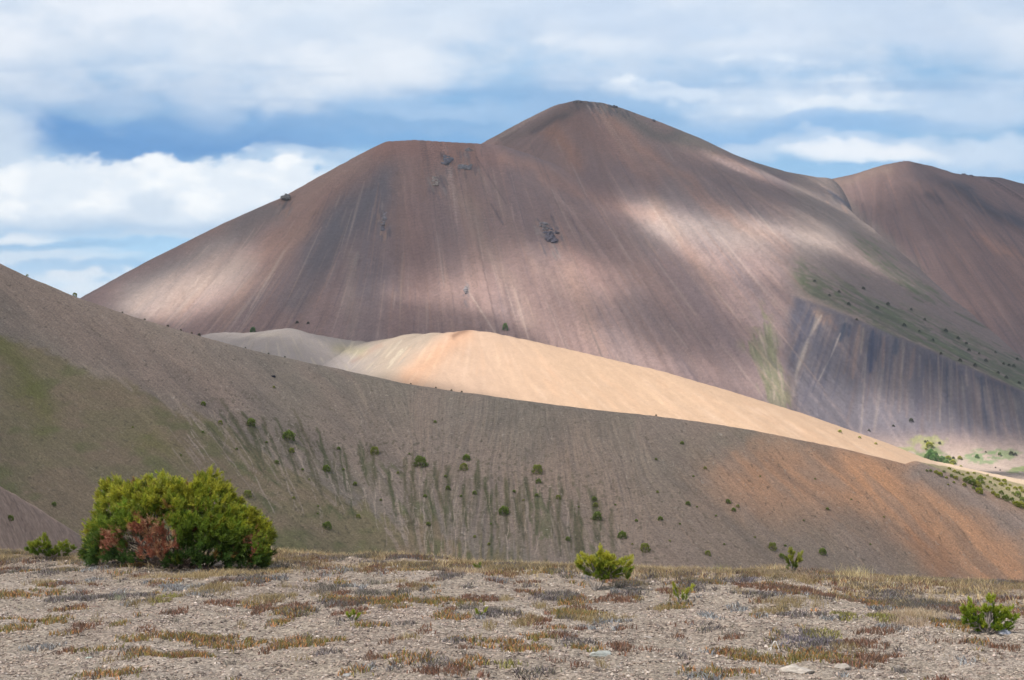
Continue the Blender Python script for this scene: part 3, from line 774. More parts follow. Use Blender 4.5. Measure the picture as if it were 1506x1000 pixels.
R = 16000.0
sx, sy, sz = R * np.sin(A) * np.cos(E), R * np.cos(A) * np.cos(E), R * np.sin(E)
pxs, pys = unray(np.tan(A), np.tan(E) / np.cos(A))
scol = sky_color(pxs, pys)
nu_ = len(azs); i = np.arange(len(els) - 1)[:, None] * nu_ + np.arange(nu_ - 1)[None]
Fc = np.stack([i, i + nu_, i + nu_ + 1, i + 1], -1).reshape(-1, 4)
ms = bpy.data.materials.new('sky'); ms.use_nodes = True
nt = ms.node_tree; nt.nodes.remove(nt.nodes['Principled BSDF'])
em = nt.nodes.new('ShaderNodeEmission'); at = nt.nodes.new('ShaderNodeAttribute'); at.attribute_name = 'col'
nt.links.new(at.outputs['Color'], em.inputs['Color']); em.inputs['Strength'].default_value = SKY_GAIN / 2 ** EXPO
nt.links.new(em.outputs[0], nt.nodes['Material Output'].inputs['Surface'])
so = link('sky', mesh_np('sky', np.stack([sx, sy, sz], -1).reshape(-1, 3), Fc, ms, scol.reshape(-1, 3)))
tag(so, kind='structure')

# ================================================================== unseen cloud deck overhead: gaps placed to put sun on chosen slope patches
HC = 1350.0
def cpt(P):
    k = (HC - P[2]) / SD[2]
    return np.array([P[0] + SD[0] * k, P[1] + SD[1] * k])
gaps = []
def gap(sh, x1, y1, x2, y2, w, a):
    if sh is mt or sh is me2: w *= 1.4; a *= 1.5
    gaps.append((cpt(sh.hit(x1, y1)), cpt(sh.hit(x2, y2)), w, a))
# main mountain
gap(mt, 205, 455, 300, 428, 28, .58); gap(mt, 300, 425, 345, 375, 22, .30)
gap(mt, 560, 440, 700, 432, 20, .28); gap(mt, 700, 425, 850, 400, 26, .40); gap(mt, 760, 455, 900, 520, 30, .50); gap(mt, 850, 530, 1000, 555, 26, .38)
gap(mt, 820, 380, 870, 430, 20, .25)
gap(mt, 985, 328, 1070, 380, 32, .85); gap(mt, 1050, 380, 1120, 350, 24, .55); gap(mt, 1060, 400, 1110, 470, 28, .35)
gap(mt, 1130, 335, 1240, 368, 20, .80); gap(mt, 1060, 240, 1170, 275, 16, .60); gap(mt, 1200, 262, 1300, 340, 22, .42)
gap(mt, 1200, 330, 1220, 350, 24, .4); gap(mt, 1120, 450, 1140, 560, 24, .16)
gap(mt, 1165, 600, 1300, 618, 26, .42); gap(mt, 1240, 628, 1345, 632, 26, .75); gap(mt, 1290, 655, 1400, 672, 30, .85); gap(mt, 1440, 672, 1540, 690, 40, .45)
gap(mt, 1180, 540, 1240, 600, 24, .18)
gap(me2, 1230, 285, 1320, 243, 40, .32); gap(me2, 1340, 380, 1420, 450, 40, .08)
# ridge
for (a, b, c_, d_, w, s_) in [(640, 510, 760, 540, 46, 1.2), (760, 530, 900, 560, 46, 1.3), (900, 570, 1150, 620, 46, 1.3), (1150, 625, 1330, 665, 50, 1.3), (560, 520, 640, 500, 34, .50), (330, 492, 540, 512, 30, .55), (1330, 680, 1540, 715, 80, 1.0)]:
    gap(rd, a, b, c_, d_, w, s_)
# top of the hillside beyond the left edge, and its right shoulder
gap(nh, -160, 350, -20, 378, 9, .6); gap(nh, 1400, 694, 1520, 722, 22, .55)
gaps.append((cpt(np.array([270., 960., -22.])), cpt(np.array([380., 1060., -22.])), 75, 1.0))
gx_, gy_ = np.meshgrid(np.linspace(-3600, 1700, 560), np.linspace(-1900, 3000, 520))
cx_ = gx_ + 12 * fbm(gx_ / 90, gy_ / 90, 3, 301); cy_ = gy_ + 12 * fbm(gx_ / 90, gy_ / 90, 3, 302)
open_ = np.zeros_like(gx_)
for p, q, w, a in gaps:
    dx, dy = q - p
    t = np.clip(((cx_ - p[0]) * dx + (cy_ - p[1]) * dy) / (dx * dx + dy * dy + 1e-6), 0, 1)
    d2 = (cx_ - p[0] - t * dx) ** 2 + (cy_ - p[1] - t * dy) ** 2
    open_ = 1 - (1 - open_) * (1 - np.clip(a * np.exp(-(d2 / (w * w * 1.8)) ** 1.1), 0, 1))
Tbase = 0.068 + 0.02 * fbm(gx_ / 260, gy_ / 260, 3, 303)
fore = cpt(np.array([0, 15, 0.0]))
Tbase = Tbase + FORE_T * np.exp(-((gx_ - fore[0]) ** 2 + (gy_ - fore[1]) ** 2) / 90.0 ** 2)
ed = np.minimum(np.minimum(gx_ + 3600, 1700 - gx_), np.minimum(gy_ + 1900, 3000 - gy_))
T = np.clip(Tbase + (1 - Tbase) * open_, 0.03, 1)
T = np.maximum(T, sstep(260, 0, ed + 60 * fbm(gx_ / 150, gy_ / 150, 3, 305)))
hc = cpt(np.array([0, 275.0, 5.0]))
T = np.clip(T + 0.085 * np.exp(-((gx_ - hc[0]) / 240) ** 2 - ((gy_ - hc[1]) / 110) ** 2), 0, 1)  # deck thinned above the hillside to brighten it
dens = 1 - np.sqrt(T)
th = 90 * dens + 4
puff = 16 * fbm(gx_ / 120, gy_ / 120, 4, 304) * dens
top = np.stack([gx_, gy_, HC + th + puff], -1).reshape(-1, 3); bot = np.stack([gx_, gy_, HC - 0.25 * th + 0.4 * puff], -1).reshape(-1, 3)
ny_, nx_ = gx_.shape
i = (np.arange(ny_ - 1)[:, None] * nx_ + np.arange(nx_ - 1)[None])
ft = np.stack([i, i + 1, i + nx_ + 1, i + nx_], -1).reshape(-1, 4); fb = ft[:, ::-1] + nx_ * ny_
mc = bpy.data.materials.new('cloud'); mc.use_nodes = True
nt = mc.node_tree; nt.nodes.remove(nt.nodes['Principled BSDF'])
N, Lk = nt.nodes, nt.links
tp = N.new('ShaderNodeBsdfTransparent'); tl = N.new('ShaderNodeBsdfTranslucent'); df_ = N.new('ShaderNodeBsdfDiffuse')
tl.inputs[0].default_value = (.50, .52, .55, 1); df_.inputs[0].default_value = (.9, .9, .92, 1)
m1 = N.new('ShaderNodeMixShader'); m1.inputs[0].default_value = 0.35
Lk.new(tl.outputs[0], m1.inputs[1]); Lk.new(df_.outputs[0], m1.inputs[2])
at = N.new('ShaderNodeAttribute'); at.attribute_name = 'dens'
m2 = N.new('ShaderNodeMixShader'); Lk.new(at.outputs['Fac'], m2.inputs[0]); Lk.new(tp.outputs[0], m2.inputs[1]); Lk.new(m1.outputs[0], m2.inputs[2])
Lk.new(m2.outputs[0], N['Material Output'].inputs['Surface'])
co = link('clouds', mesh_np('clouds', np.concatenate([top, bot]), np.concatenate([ft, fb]), mc, None, True, np.concatenate([dens.ravel(), dens.ravel()])))
tag(co, kind='stuff', label='unseen cloud deck overhead with gaps shaped to light patches of the slopes', cat='clouds')

# ================================================================== haze
if HAZE > 0:
    mh = bpy.data.materials.new('haze'); mh.use_nodes = True
    nt = mh.node_tree; nt.nodes.remove(nt.nodes['Principled BSDF'])
    pv = nt.nodes.new('ShaderNodeVolumePrincipled'); pv.inputs['Color'].default_value = (.78, .87, 1.0, 1); pv.inputs['Density'].default_value = HAZE
    pv.inputs['Anisotropy'].default_value = 0.2
    nt.links.new(pv.outputs[0], nt.nodes['Material Output'].inputs['Volume'])
    x0, x1, y0, y1, z0, z1 = -95000 / 6, 95000 / 6, -40, 15200, FLOOR - 4, 620
    x0, x1 = -2200, 2200; y1 = 3500
    V = np.array([(x, y, z) for z in (z0, z1) for y in (y0, y1) for x in (x0, x1)], float)
    Fc = np.array([(0, 2, 3, 1), (4, 5, 7, 6), (0, 1, 5, 4), (2, 6, 7, 3), (0, 4, 6, 2), (1, 3, 7, 5)])
    ho = link('haze', mesh_np('haze', V, Fc, mh, None, False)); tag(ho, kind='stuff', label='thin blue air between the camera and the mountains', cat='haze')

# ================================================================== plants: shapes
def norm(a): return a / (np.linalg.norm(a, axis=-1, keepdims=True) + 1e-9)
def frames(d):
    h = np.where(np.abs(d[:, 2:3]) > 0.9, np.array([[1.0, 0, 0]]), np.array([[0, 0, 1.0]]))
    a = norm(np.cross(d, h)); return a, np.cross(d, a)
def shoots(P, Dr, Ln, nneedle, nlen, nw, colr, rg, spread=0.75, taper=0.35):
    """bottle brush pine shoots; returns verts, tris, cols"""
    n = len(P); a, b = frames(Dr)
    t = rg.random((n, nneedle)); ph = rg.random((n, nneedle)) * 2 * np.pi
    al = spread * (1.1 - 0.55 * t) + rg.normal(0, .12, (n, nneedle))
    base_ = P[:, None] + Dr[:, None] * (t * Ln[:, None])[..., None]
    rad = a[:, None] * np.cos(ph)[..., None] + b[:, None] * np.sin(ph)[..., None]
    nd = norm(Dr[:, None] * np.cos(al)[..., None] + rad * np.sin(al)[..., None])
    ll = (nlen * (0.8 + 0.4 * rg.random((n, nneedle))) * (1 - taper * np.abs(t - .5)))[..., None]
    side = norm(np.cross(nd, rg.normal(0, 1, nd.shape))) * nw
    v = np.stack([base_ - side, base_ + side, base_ + nd * ll + 0.35 * side, base_ + nd * ll - .35 * side], 2).reshape(-1, 3)
    f = np.arange(len(v)).reshape(-1, 4)
    cc = np.repeat(colr[:, None], nneedle, 1) * (1 + rg.normal(0, .16, (n, nneedle, 1)))
    cc = np.repeat(cc.reshape(-1, 1, 3), 4, 1)
    cc[:, 2:] *= 1.12
    return v, f, np.clip(cc.reshape(-1, 3), .004, .9)
def tubes(paths, radii, sides=5):
    """paths list of (m,3), radii list of (m,)"""
    Vs, Fs, o = [], [], 0
    for p, r in zip(paths, radii):
        p = np.asarray(p, float); r = np.asarray(r, float)
        d = norm(np.gradient(p, axis=0)); a, b = frames(d)
        an = np.arange(sides) * 2 * np.pi / sides
        v = p[:, None] + r[:, None, None] * (a[:, None] * np.cos(an)[None, :, None] + b[:, None] * np.sin(an)[None, :, None])
        m = len(p); Vs.append(v.reshape(-1, 3))
        for k in range(m - 1):
            for s_ in range(sides):
                Fs.append((o + k * sides + s_, o + k * sides + (s_ + 1) % sides, o + (k + 1) * sides + (s_ + 1) % sides, o + (k + 1) * sides + s_))
        o += m * sides
    return np.concatenate(Vs), np.array(Fs)

def wander(p, q, n, amp, rg):
    t = np.linspace(0, 1, n)[:, None]
    s_ = p + (q - p) * t; w = np.cumsum(rg.normal(0, amp, (n, 3)), 0); w -= w[0] + (w[-1] - w[0]) * t
    return s_ + w

# ---- the big spreading pine
def big_pine():
    rg = np.random.default_rng(5)
    base_ = gpt(262, 834); Y = base_[1]; s = Y / F
    root = empty('dwarf_pine', base_)
    tag(root, 'wide rounded dwarf pine bush with rusty dead needles low in its middle, the largest plant', 'pine')
    # crown outline (photo px about the base -> metres): width by azimuth, height by x
    hx = np.array([-144, -134, -118, -98, -76, -54, -30, -8, 12, 32, 50, 70, 92, 112, 128, 140]) * s
    hz = np.array([44, 86, 108, 118, 128, 124, 120, 116, 114, 124, 126, 112, 98, 88, 76, 46]) * s
    top_c = lambda a: np.interp(a, hx, hz)
    n = 2500
    x = rg.uniform(-140, 136, n) * s; q = rg.uniform(-1, 1, n)
    wy_ = 0.78 * np.sqrt(np.clip(1 - (x / (148 * s)) ** 2, 0.03, 1))
    y = q * wy_
    top = np.interp(x, hx, hz) * np.sqrt(np.clip(1 - 0.72 * q ** 2, 0.02, 1))
    # low front: foliage down to the ground in a shell
    lay = rg.random(n)
    z = np.where(lay < .50, top * (1 - 0.06 * rg.random(n)), top * rg.random(n) ** .7)
    nf = 700; fi = np.arange(nf)
    z[fi] = top_c(x[fi]) * rg.uniform(.08, .95, nf); y[fi] = -.74 * np.sqrt(np.clip(1 - (x[fi] / (148 * s)) ** 2, .03, 1)) * np.sqrt(np.clip(1 - (z[fi] / top_c(x[fi])) ** 2, .05, 1)) * rg.uniform(.7, 1, nf)
    lay[fi] = 0
    edge = (np.abs(q) > .55) | (np.abs(x) > 112 * s)
    keep = (lay < .50) | edge | (rg.random(n) < .35) | (q < -.25)
    lump = fbm(x / .33 + 7, (y + z * .7) / .3, 3, 402)
    rr = 1 + 0.11 * lump
    P = np.stack([x * rr, y * (1 + .14 * lump), z * (.90 + 0.26 * lump)], 1)
    yoff = -.45 * P[:, 0]
    keep &= P[:, 2] > 0.04
    # hollow under the front right and centre
    hollow = (P[:, 1] < 0.0) & (P[:, 2] < 0.16) & (P[:, 0] > -25 * s) & (P[:, 0] < 75 * s)
    keep &= ~(hollow & (rg.random(n) < .5))
    keep &= ~((P[:, 1] < -.2) & (np.abs(P[:, 0] + 30 * s) < 38 * s) & (P[:, 2] < 62 * s) & (rg.random(n) < .35))
    gaps_ = (fbm(P[:, 0] / .16, P[:, 2] / .15 + P[:, 1], 2, 405) < -0.45) & (P[:, 2] < 0.8 * np.interp(P[:, 0], hx, hz))
    keep &= ~gaps_
    dead_m = (1.15 * np.exp(-((P[:, 0] - (-34 * s)) / (54 * s)) ** 2 - ((P[:, 2] - 44 * s) / (36 * s)) ** 2) + 0.9 * np.exp(-((P[:, 0] + 98 * s) / (10 * s)) ** 2 - ((P[:, 2] - 42 * s) / (16 * s)) ** 2)
              + .8 * np.exp(-((P[:, 0] - 122 * s) / (11 * s)) ** 2 - ((P[:, 2] - 46 * s) / (12 * s)) ** 2) + .6 * np.exp(-((P[:, 0] - 6 * s) / (9 * s)) ** 2 - ((P[:, 2] - 44 * s) / (12 * s)) ** 2)) * (P[:, 1] < 0.1)
    dead = (dead_m + rg.normal(0, .17, n)) > 0.55
    keep &= ~(dead & (rg.random(n) < .1))
    P[:, 1] += yoff * .8
    # every kept point becomes a twig end carrying a fan of shoots
    m = 5
    ctr = np.array([0, 0, 0.05])
    out = norm(P - ctr)
    Dc = norm(out * np.array([.85, .85, .5]) + np.array([0, 0, .7]) + rg.normal(0, .2, (n, 3)))
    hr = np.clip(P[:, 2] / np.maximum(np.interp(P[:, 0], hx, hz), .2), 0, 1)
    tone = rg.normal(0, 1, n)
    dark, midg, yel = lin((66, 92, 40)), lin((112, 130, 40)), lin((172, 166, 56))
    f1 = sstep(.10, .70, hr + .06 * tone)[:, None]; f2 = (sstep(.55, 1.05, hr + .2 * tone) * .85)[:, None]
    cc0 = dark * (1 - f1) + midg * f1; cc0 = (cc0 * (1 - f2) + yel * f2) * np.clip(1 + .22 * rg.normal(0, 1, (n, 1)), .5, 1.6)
    br = rg.random(n) < .04; cc0[br] = lin((150, 118, 66))
    def fan(sel, nn_, nl_, nw_, col_, lscale=1.0):
        idx = np.repeat(np.nonzero(sel)[0], m); q_ = np.tile(np.arange(m), sel.sum())
        jit = np.where((q_ > 0)[:, None], rg.normal(0, .48, (len(idx), 3)), 0)
        D_ = norm(Dc[idx] + jit); L_ = rg.uniform(.06, .11, len(idx)) * np.where(q_ == 0, np.where((hr[idx] > .85) & (tone[idx] > .9) & (Dc[idx, 2] > .85), 1.9, 1.35), 1.0) * lscale
        P_ = P[idx] + rg.normal(0, .008, (len(idx), 3)) - Dc[idx] * .05
        return shoots(P_, D_, L_, nn_, nl_, nw_, np.repeat(col_, m, 0), rg)
    g = keep & ~dead
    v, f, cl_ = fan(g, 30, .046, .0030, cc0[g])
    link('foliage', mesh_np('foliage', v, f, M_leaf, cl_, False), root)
    dd = keep & dead; Pd = P[dd]
    cd = np.where(rg.random((dd.sum(), 1)) < .3, lin((188, 146, 112)), lin((154, 98, 76)))
    v, f, cl_ = fan(dd, 20, .036, .0028, cd)
    o = link('dead_foliage', mesh_np('dead_foliage', v, f, M_leaf, cl_, False), root); o['label'] = 'rust red dead needles'
    # branches
    paths, rad = [], []
    tg = P[keep][rg.integers(0, keep.sum(), 60)] * np.array([.9, .9, .85])
    for k in range(60):
        st = np.array([rg.uniform(-.35, .4), rg.uniform(-.2, .2), 0.0]) * np.array([1, 1, 1])
        paths.append(wander(st, tg[k], 9, .022, rg)); rad.append(np.linspace(rg.uniform(.009, .016), .003, 9))
    dp = Pd[rg.integers(0, len(Pd), 70)]
    for k in range(70):
        st = dp[k] * np.array([.55, .6, .45]) + np.array([.0, -.02, .03])
        paths.append(wander(st, dp[k] + np.array([0, -.03, .02]), 6, .012, rg)); rad.append(np.linspace(.004, .0015, 6))
    for k in range(12):
        st = np.array([.07 * 1, -.35, .03]) + rg.normal(0, .06, 3) * np.array([1, .5, .2]); en = st + np.array([rg.uniform(-.45, .3), rg.uniform(-.15, .1), rg.uniform(.1, .4)])
        paths.append(wander(st, en, 6, .014, rg)); rad.append(np.linspace(.007, .002, 6))
    v, f = tubes(paths, rad, 4)
    link('branch', mesh_np('branch', v, f, M_bark, np.tile(lin((112, 98, 90)), (len(v), 1)), True), root)
big_pine()

# ---- seedlings: stems carrying shoots
def seedling(name, px, py, stems, label, cat='pine', green=(112, 130, 44), yel=(182, 176, 62), nl=.04, group=None, twist=1, nn=46, dens=1.0, seed=1, trunk=None, sh=(.05, .09), crown=None):
    """stems: list of (dx_px, height_px, lean_depth, girth_px)"""
    rg = np.random.default_rng(seed); b = gpt(px, py); s = b[1] / F
    root = empty(name, b - np.array([0, 0, .01])); tag(root, label, cat, group)
    P, Dr, Ln, hh, paths, rad = [], [], [], [], [], []
    for (dx0, dx, hgt, dy, gir) in stems:
        p0 = np.array([dx0 * s, 0, (20 if trunk else 0) * s]); p1 = np.array([dx * s, dy, hgt * s])
        path = wander(p0, p1, 8, .006, rg); paths.append(path); rad.append(np.linspace(.009, .004, 8))
        L = np.linalg.norm(p1 - p0); m = max(5, int(dens * L / .028))
        for k in range(m):
            t = .28 + .72 * (k + rg.random()) / m; i = int(t * 6.999); q = path[i] + (path[i + 1] - path[i]) * (t * 7 - i)
            off = rg.normal(0, 1, 3); off[2] = abs(off[2]) * .5; off = off / np.linalg.norm(off) * gir * s * .5 * (1.15 - .7 * t) * rg.uniform(.3, 1)
            P.append(q + off * .75); Dr.append(norm(norm(p1 - p0) * .6 + off / (gir * s * .5 + 1e-6) * .6 + np.array([0, 0, .6]) + rg.normal(0, .2, 3))); Ln.append(rg.uniform(*sh)); hh.append(t)
            if np.linalg.norm(off) > .02: paths.append(np.array([q, q + off * .75])); rad.append(np.array([.004, .003]))
        P.append(p1 - norm(p1 - p0) * .02); Dr.append(norm(p1 - p0)); Ln.append(sh[1]); hh.append(1)
    if trunk:
        for (x0_, x1_, h1) in trunk:
            paths.append(wander(np.array([x0_ * s, -.02, -.01]), np.array([x1_ * s, -.02, h1 * s]), 7, .005, rg)); rad.append(np.linspace(.016, .007, 7))
    for (cx_, cz_, rx_, rz_, ncl) in (crown or []):
        for k in range(ncl):
            w_ = rg.normal(0, 1, 3); w_ /= np.linalg.norm(w_); rr_ = rg.uniform(.35, 1) ** .6 * (1 + .22 * math.sin(3 * math.atan2(w_[2], w_[0]) + cx_))
            c_ = np.array([cx_ * s, 0, cz_ * s]) + w_ * rr_ * np.array([rx_, rx_ * .8, rz_]) * s
            if c_[2] < .03: c_[2] = .03 + abs(rg.normal(0, .02))
            d0 = norm(w_ * np.array([.9, .9, .35]) + np.array([0, 0, .75]))
            for q in range(4):
                P.append(c_ + rg.normal(0, .006, 3)); Dr.append(norm(d0 + (rg.normal(0, .42, 3) if q else 0))); Ln.append(rg.uniform(*sh) * (1 if q else 1.3)); hh.append(.45 + .5 * (w_[2] * rr_ + .2))
            if k % 2 == 0:
                o_ = np.array([cx_ * s * .4, 0, max(.01, (cz_ - rz_ * .9) * s)]); paths.append(wander(o_, c_, 5, .006, rg)); rad.append(np.linspace(.007, .003, 5))
    P, Dr, Ln, hh = np.array(P), np.array(Dr), np.array(Ln), np.array(hh)
    f = np.clip(sstep(.35, 1, hh) + rg.normal(0, .2, len(P)), 0, 1)[:, None]
    v, fc, cl_ = shoots(P, Dr, Ln, nn, nl, .0021, lin(green) * (1 - f) + lin(yel) * f, rg)
    link('foliage', mesh_np('foliage', v, fc, M_leaf, cl_, False), root)
    v, fc = tubes(paths, rad, 5)
    link('stem', mesh_np('stem', v, fc, M_bark, np.tile(lin((150, 138, 128)), (len(v), 1)), True), root)
    return root
st = [(-6, dx, h, dy, g) for dx, h, dy, g in [(-36, 34, .05, 18), (-26, 24, -.1, 20), (-22, 48, .1, 18), (-8, 62, 0, 16), (-2, 44, -.1, 22), (6, 46, .15, 22), (16, 52, 0, 18), (20, 34, -.12, 22), (32, 52, .05, 14), (34, 30, 0, 20), (40, 32, .1, 14), (10, 28, -.15, 24), (24, 44, .1, 18), (-14, 32, -.12, 22)]]
seedling('young_pine', 884, 868, [(-4, 0, 60, 0, 12), (-4, 42, 46, 0, 10), (-4, -26, 50, 0, 10)], 'young green pine with a bare grey forked trunk right of the middle of the terrace', seed=11, nl=.036, dens=1.6, sh=(.03, .055), nn=34, crown=[(-12, 34, 24, 15, 46), (14, 32, 24, 16, 46), (0, 42, 14, 12, 22), (36, 30, 9, 13, 12)], trunk=[(-10, -6, 14), (-6, 12, 24), (-7, -22, 22)])
seedling('young_pine', 1452, 932, [(0, -36, 36, .0, 10), (-3, -24, 48, .02, 12), (0, 6, 52, .04, 12), (3, 37, 36, .03, 10), (4, 22, 38, .05, 10)],
         'bright green pine seedling with several upright stems near the right edge', seed=12, green=(108, 132, 40), yel=(160, 168, 54), nl=.022, dens=1.6, sh=(.022, .04), nn=44, crown=[(-24, 26, 11, 16, 22), (4, 28, 12, 20, 30), (26, 20, 12, 14, 22), (8, 10, 24, 9, 26)])
seedling('young_pine', 1166, 843, [(0, -3, 34, 0, 10), (0, 8, 24, .03, 9), (0, 14, 28, .05, 8), (-1, -5, 22, -.03, 10), (0, -2, 14, 0, 12)],
         'slim young pine standing up against the grey hillside on the terrace edge', seed=13, green=(104, 118, 50), yel=(160, 158, 68), nl=.034, sh=(.03, .055), nn=34, crown=[(-2, 20, 3, 12, 8), (8, 15, 4, 6, 4)])
seedling('young_pine', 1000, 888, [(0, -8, 26, 0, 9), (0, -6, 18, .03, 9), (0, 10, 18, .02, 9), (0, 18, 22, .03, 8)],
         'small yellow green pine seedling just right of the pine with the bare grey trunk', seed=14, green=(120, 134, 44), yel=(170, 168, 64), nl=.03, sh=(.03, .06))
seedling('young_pine', 72, 824, [(0, -8, 36, 0, 12), (0, 24, 26, 0, 10), (0, -28, 24, 0, 10)],
         'low spreading green pine left of the big pine bush', seed=15, green=(92, 114, 42), yel=(150, 154, 54), nl=.036, dens=1.6, sh=(.03, .055), nn=34, crown=[(-10, 17, 18, 13, 40), (12, 14, 20, 11, 36), (28, 16, 9, 7, 10), (-26, 16, 8, 8, 8)])
seedling('pine_seedling', 519, 914, [(0, -7, 10, 0, 8), (0, 1, 13, .02, 8), (0, 8, 10, 0, 8)], 'tiny bright green pine seedling on bare gravel at the end of an olive plant mat', seed=16, green=(110, 130, 40), yel=(150, 160, 50), nl=.022, sh=(.02, .04))
seedling('pine_seedling', 708, 906, [(0, -5, 8, 0, 7), (0, 5, 9, .02, 7)], 'tiny pale green seedling between small plant mats below the middle of the terrace', seed=17, green=(120, 136, 50), yel=(160, 160, 60), nl=.02, sh=(.02, .04))
seedling('pine_seedling', 702, 840, [(0, -4, 8, 0, 7), (0, 4, 10, .02, 7), (0, 0, 6, 0, 8)], 'tiny green seedling in dry grass near the terrace edge', seed=18, green=(110, 130, 60), yel=(140, 146, 70), nl=.025, sh=(.02, .04))

# ---- hillside shrubs
def shrub_mesh(name, seed, nl=420, gain=3.0, c0=(62, 70, 40), c1=(100, 106, 54), squash=.62):
    rg = np.random.default_rng(seed)
    u = norm(rg.normal(0, 1, (nl, 3))); u[:, 2] = np.where(u[:, 2] < -.45, -u[:, 2], u[:, 2])
    r = rg.uniform(.6, 1.08, nl) ** .5 * (1 + .12 * rg.normal(0, 1, nl) * (rg.random(nl) < .3))
    lump = 1 + .2 * fbm(u[:, 0] * 2 + seed, u[:, 1] * 2 + u[:, 2], 2, seed)
    P = u * (r * lump)[:, None] * np.array([.5, .5, squash])
    P[:, 2] += .22
    d = norm(u + rg.normal(0, .5, (nl, 3)) + np.array([0, 0, .5])); a, b = frames(d); sz = rg.uniform(.045, .085, nl)[:, None]
    v = np.stack([P - a * sz, P + a * sz, P + d * sz * 1.9, P - b * sz, P + b * sz, P + d * sz * 1.7], 1).reshape(-1, 3)
    f = np.arange(len(v)).reshape(-1, 3)
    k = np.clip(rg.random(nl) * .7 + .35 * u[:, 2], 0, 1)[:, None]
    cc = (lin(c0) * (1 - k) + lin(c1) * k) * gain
    return mesh_np(name, v, f, M_shrub, np.repeat(cc, 6, 0), False)
SH = [shrub_mesh('shrub_a', 21), shrub_mesh('shrub_b', 22, 420, 3.0, (60, 70, 38), (98, 106, 48), .55), shrub_mesh('shrub_c', 23, 360, 3.0, (74, 78, 42), (110, 110, 52), .7)]
SHB = [shrub_mesh('shrub_d', 24, 420, 1.6, (92, 104, 40), (160, 158, 66), .6), shrub_mesh('shrub_e', 25, 380, 1.5, (98, 106, 46), (172, 166, 84), .5)]
SHG = [shrub_mesh('shrub_f', 26, 420, 1.5, (66, 92, 52), (104, 134, 76), .75), shrub_mesh('shrub_g', 27, 420, 1.4, (80, 100, 66), (130, 152, 92), .7)]
SHD = [shrub_mesh('shrub_h', 28, 300, 2.0, (50, 52, 46), (76, 78, 58), .6)]
def place(sh, meshes, px, py, w, label, group, k, h=1.0, name='shrub', cat='shrub'):
    P = sh.hit(px, py + w * .30)
    s = P[1] / F * w * (1.0 if w > 11 or sh is not nh else .82) * .86
    o = bpy.data.objects.new(name, meshes[k % len(meshes)]); COL.objects.link(o)
    o.location = P - np.array([0, 0, .06 * s]); o.scale = (s, s, s * h); o.rotation_euler = (0, 0, (k * 2.4) % 6.28)
    tag(o, label, cat, group)
    return o
G1 = 'round pine shrubs dotted over the near hillside'
named = [
 (369, 621, 13, 'round green shrub at the top left end of the green streaks'),
 (424, 641, 18, 'wide green shrub of two joined domes where the green streaks begin on the hillside'),
 (429, 662, 10, 'green shrub directly below the wide two domed shrub'),
 (407, 679, 8, 'small brownish shrub lowest of the column under the wide two domed shrub'),
 (480, 689, 12, 'round dark shrub between the wide two domed shrub and the middle of the hillside'),
 (551, 663, 12, 'round shrub alone above the first long green fingers'),
 (619, 679, 18, 'largest round green shrub above the middle green fingers'),
 (686, 673, 11, 'upper shrub of the pair right of the largest round shrub'),
 (682, 687, 12, 'lower shrub of the pair right of the largest round shrub'),
 (659, 717, 9, 'flat shrub on the green streak left of the longest finger'),
 (698, 724, 8, 'small round shrub sitting on the longest green finger'),
 (790, 691, 15, 'large round shrub, upper of two above the right hand fingers'),
 (792, 707, 10, 'smaller shrub just below the large round one above the right hand fingers'),
 (741, 751, 15, 'large green shrub in the middle of the densest green fingers'),
 (821, 731, 9, 'shrub at the top of a right hand green finger'),
 (789, 728, 7, 'small dark shrub under the pair of stacked shrubs at the head of a finger'),
 (874, 733, 9, 'topmost shrub of the vertical row of three'),
 (876, 742, 9, 'middle shrub of the vertical row of three'),
 (878, 759, 14, 'lowest and largest shrub of the vertical row of three'),
 (915, 787, 13, 'round dark shrub above the young pine on bare grey slope'),
 (949, 806, 14, 'tall domed shrub right above the terrace edge, right of the trunked pine'),
 (835, 792, 9, 'small shrub at the foot of the right hand fingers near the terrace edge'),
 (971, 762, 9, 'small round shrub alone on bare slope right of the row of three'),
 (1136, 804, 12, 'round dark shrub above and left of the slim young pine'),
 (1150, 817, 10, 'shrub at the terrace edge touching the slim young pine'),
 (1210, 811, 11, 'round dark shrub right of the slim young pine'),
 (1041, 813, 10, 'small shrub just above the dry grass left of the slim young pine'),
 (1071, 737, 9, 'upper left shrub of the cluster of three on the right slope'),
 (1079, 749, 8, 'lowest shrub of the cluster of three on the right slope'),
 (1085, 744, 6, 'smallest shrub of the cluster of three on the right slope'),
 (1012, 740, 9, 'round shrub alone left of the cluster of three'),
 (1217, 748, 6, 'small dark shrub alone on the orange slope'),
 (364, 727, 12, 'flat shrub directly above the right end of the big pine bush'),
 (481, 773, 13, 'wide flat shrub right of the big pine bush, low on the olive slope'),
 (299, 593, 9, 'shrub at the upper edge of the olive slope, left of the streaks'),
 (324, 621, 8, 'small dark shrub below the head of a long pale wash line'),
 (79, 741, 9, 'dark shrub on the olive slope left above the big pine bush'),
 (15, 762, 10, 'green shrub on the pale pink slope at the left edge'),
 (110, 426, 8, 'dark shrub on the skyline at the left, right of the smaller one'),
 (40, 399, 5, 'smallest dark shrub on the left skyline'),
 (1003, 651, 7, 'small green shrub high under the sunlit ridge on the grey slope'),
 (403, 569, 5, 'tiny shrub just below the dark boulder'),
]
for k, (x, y, w, lb) in enumerate(named):
    sh = ls if x < 60 and y > 740 else nh
    place(sh, SH, x, y, w * 1.08, lb, G1, k)
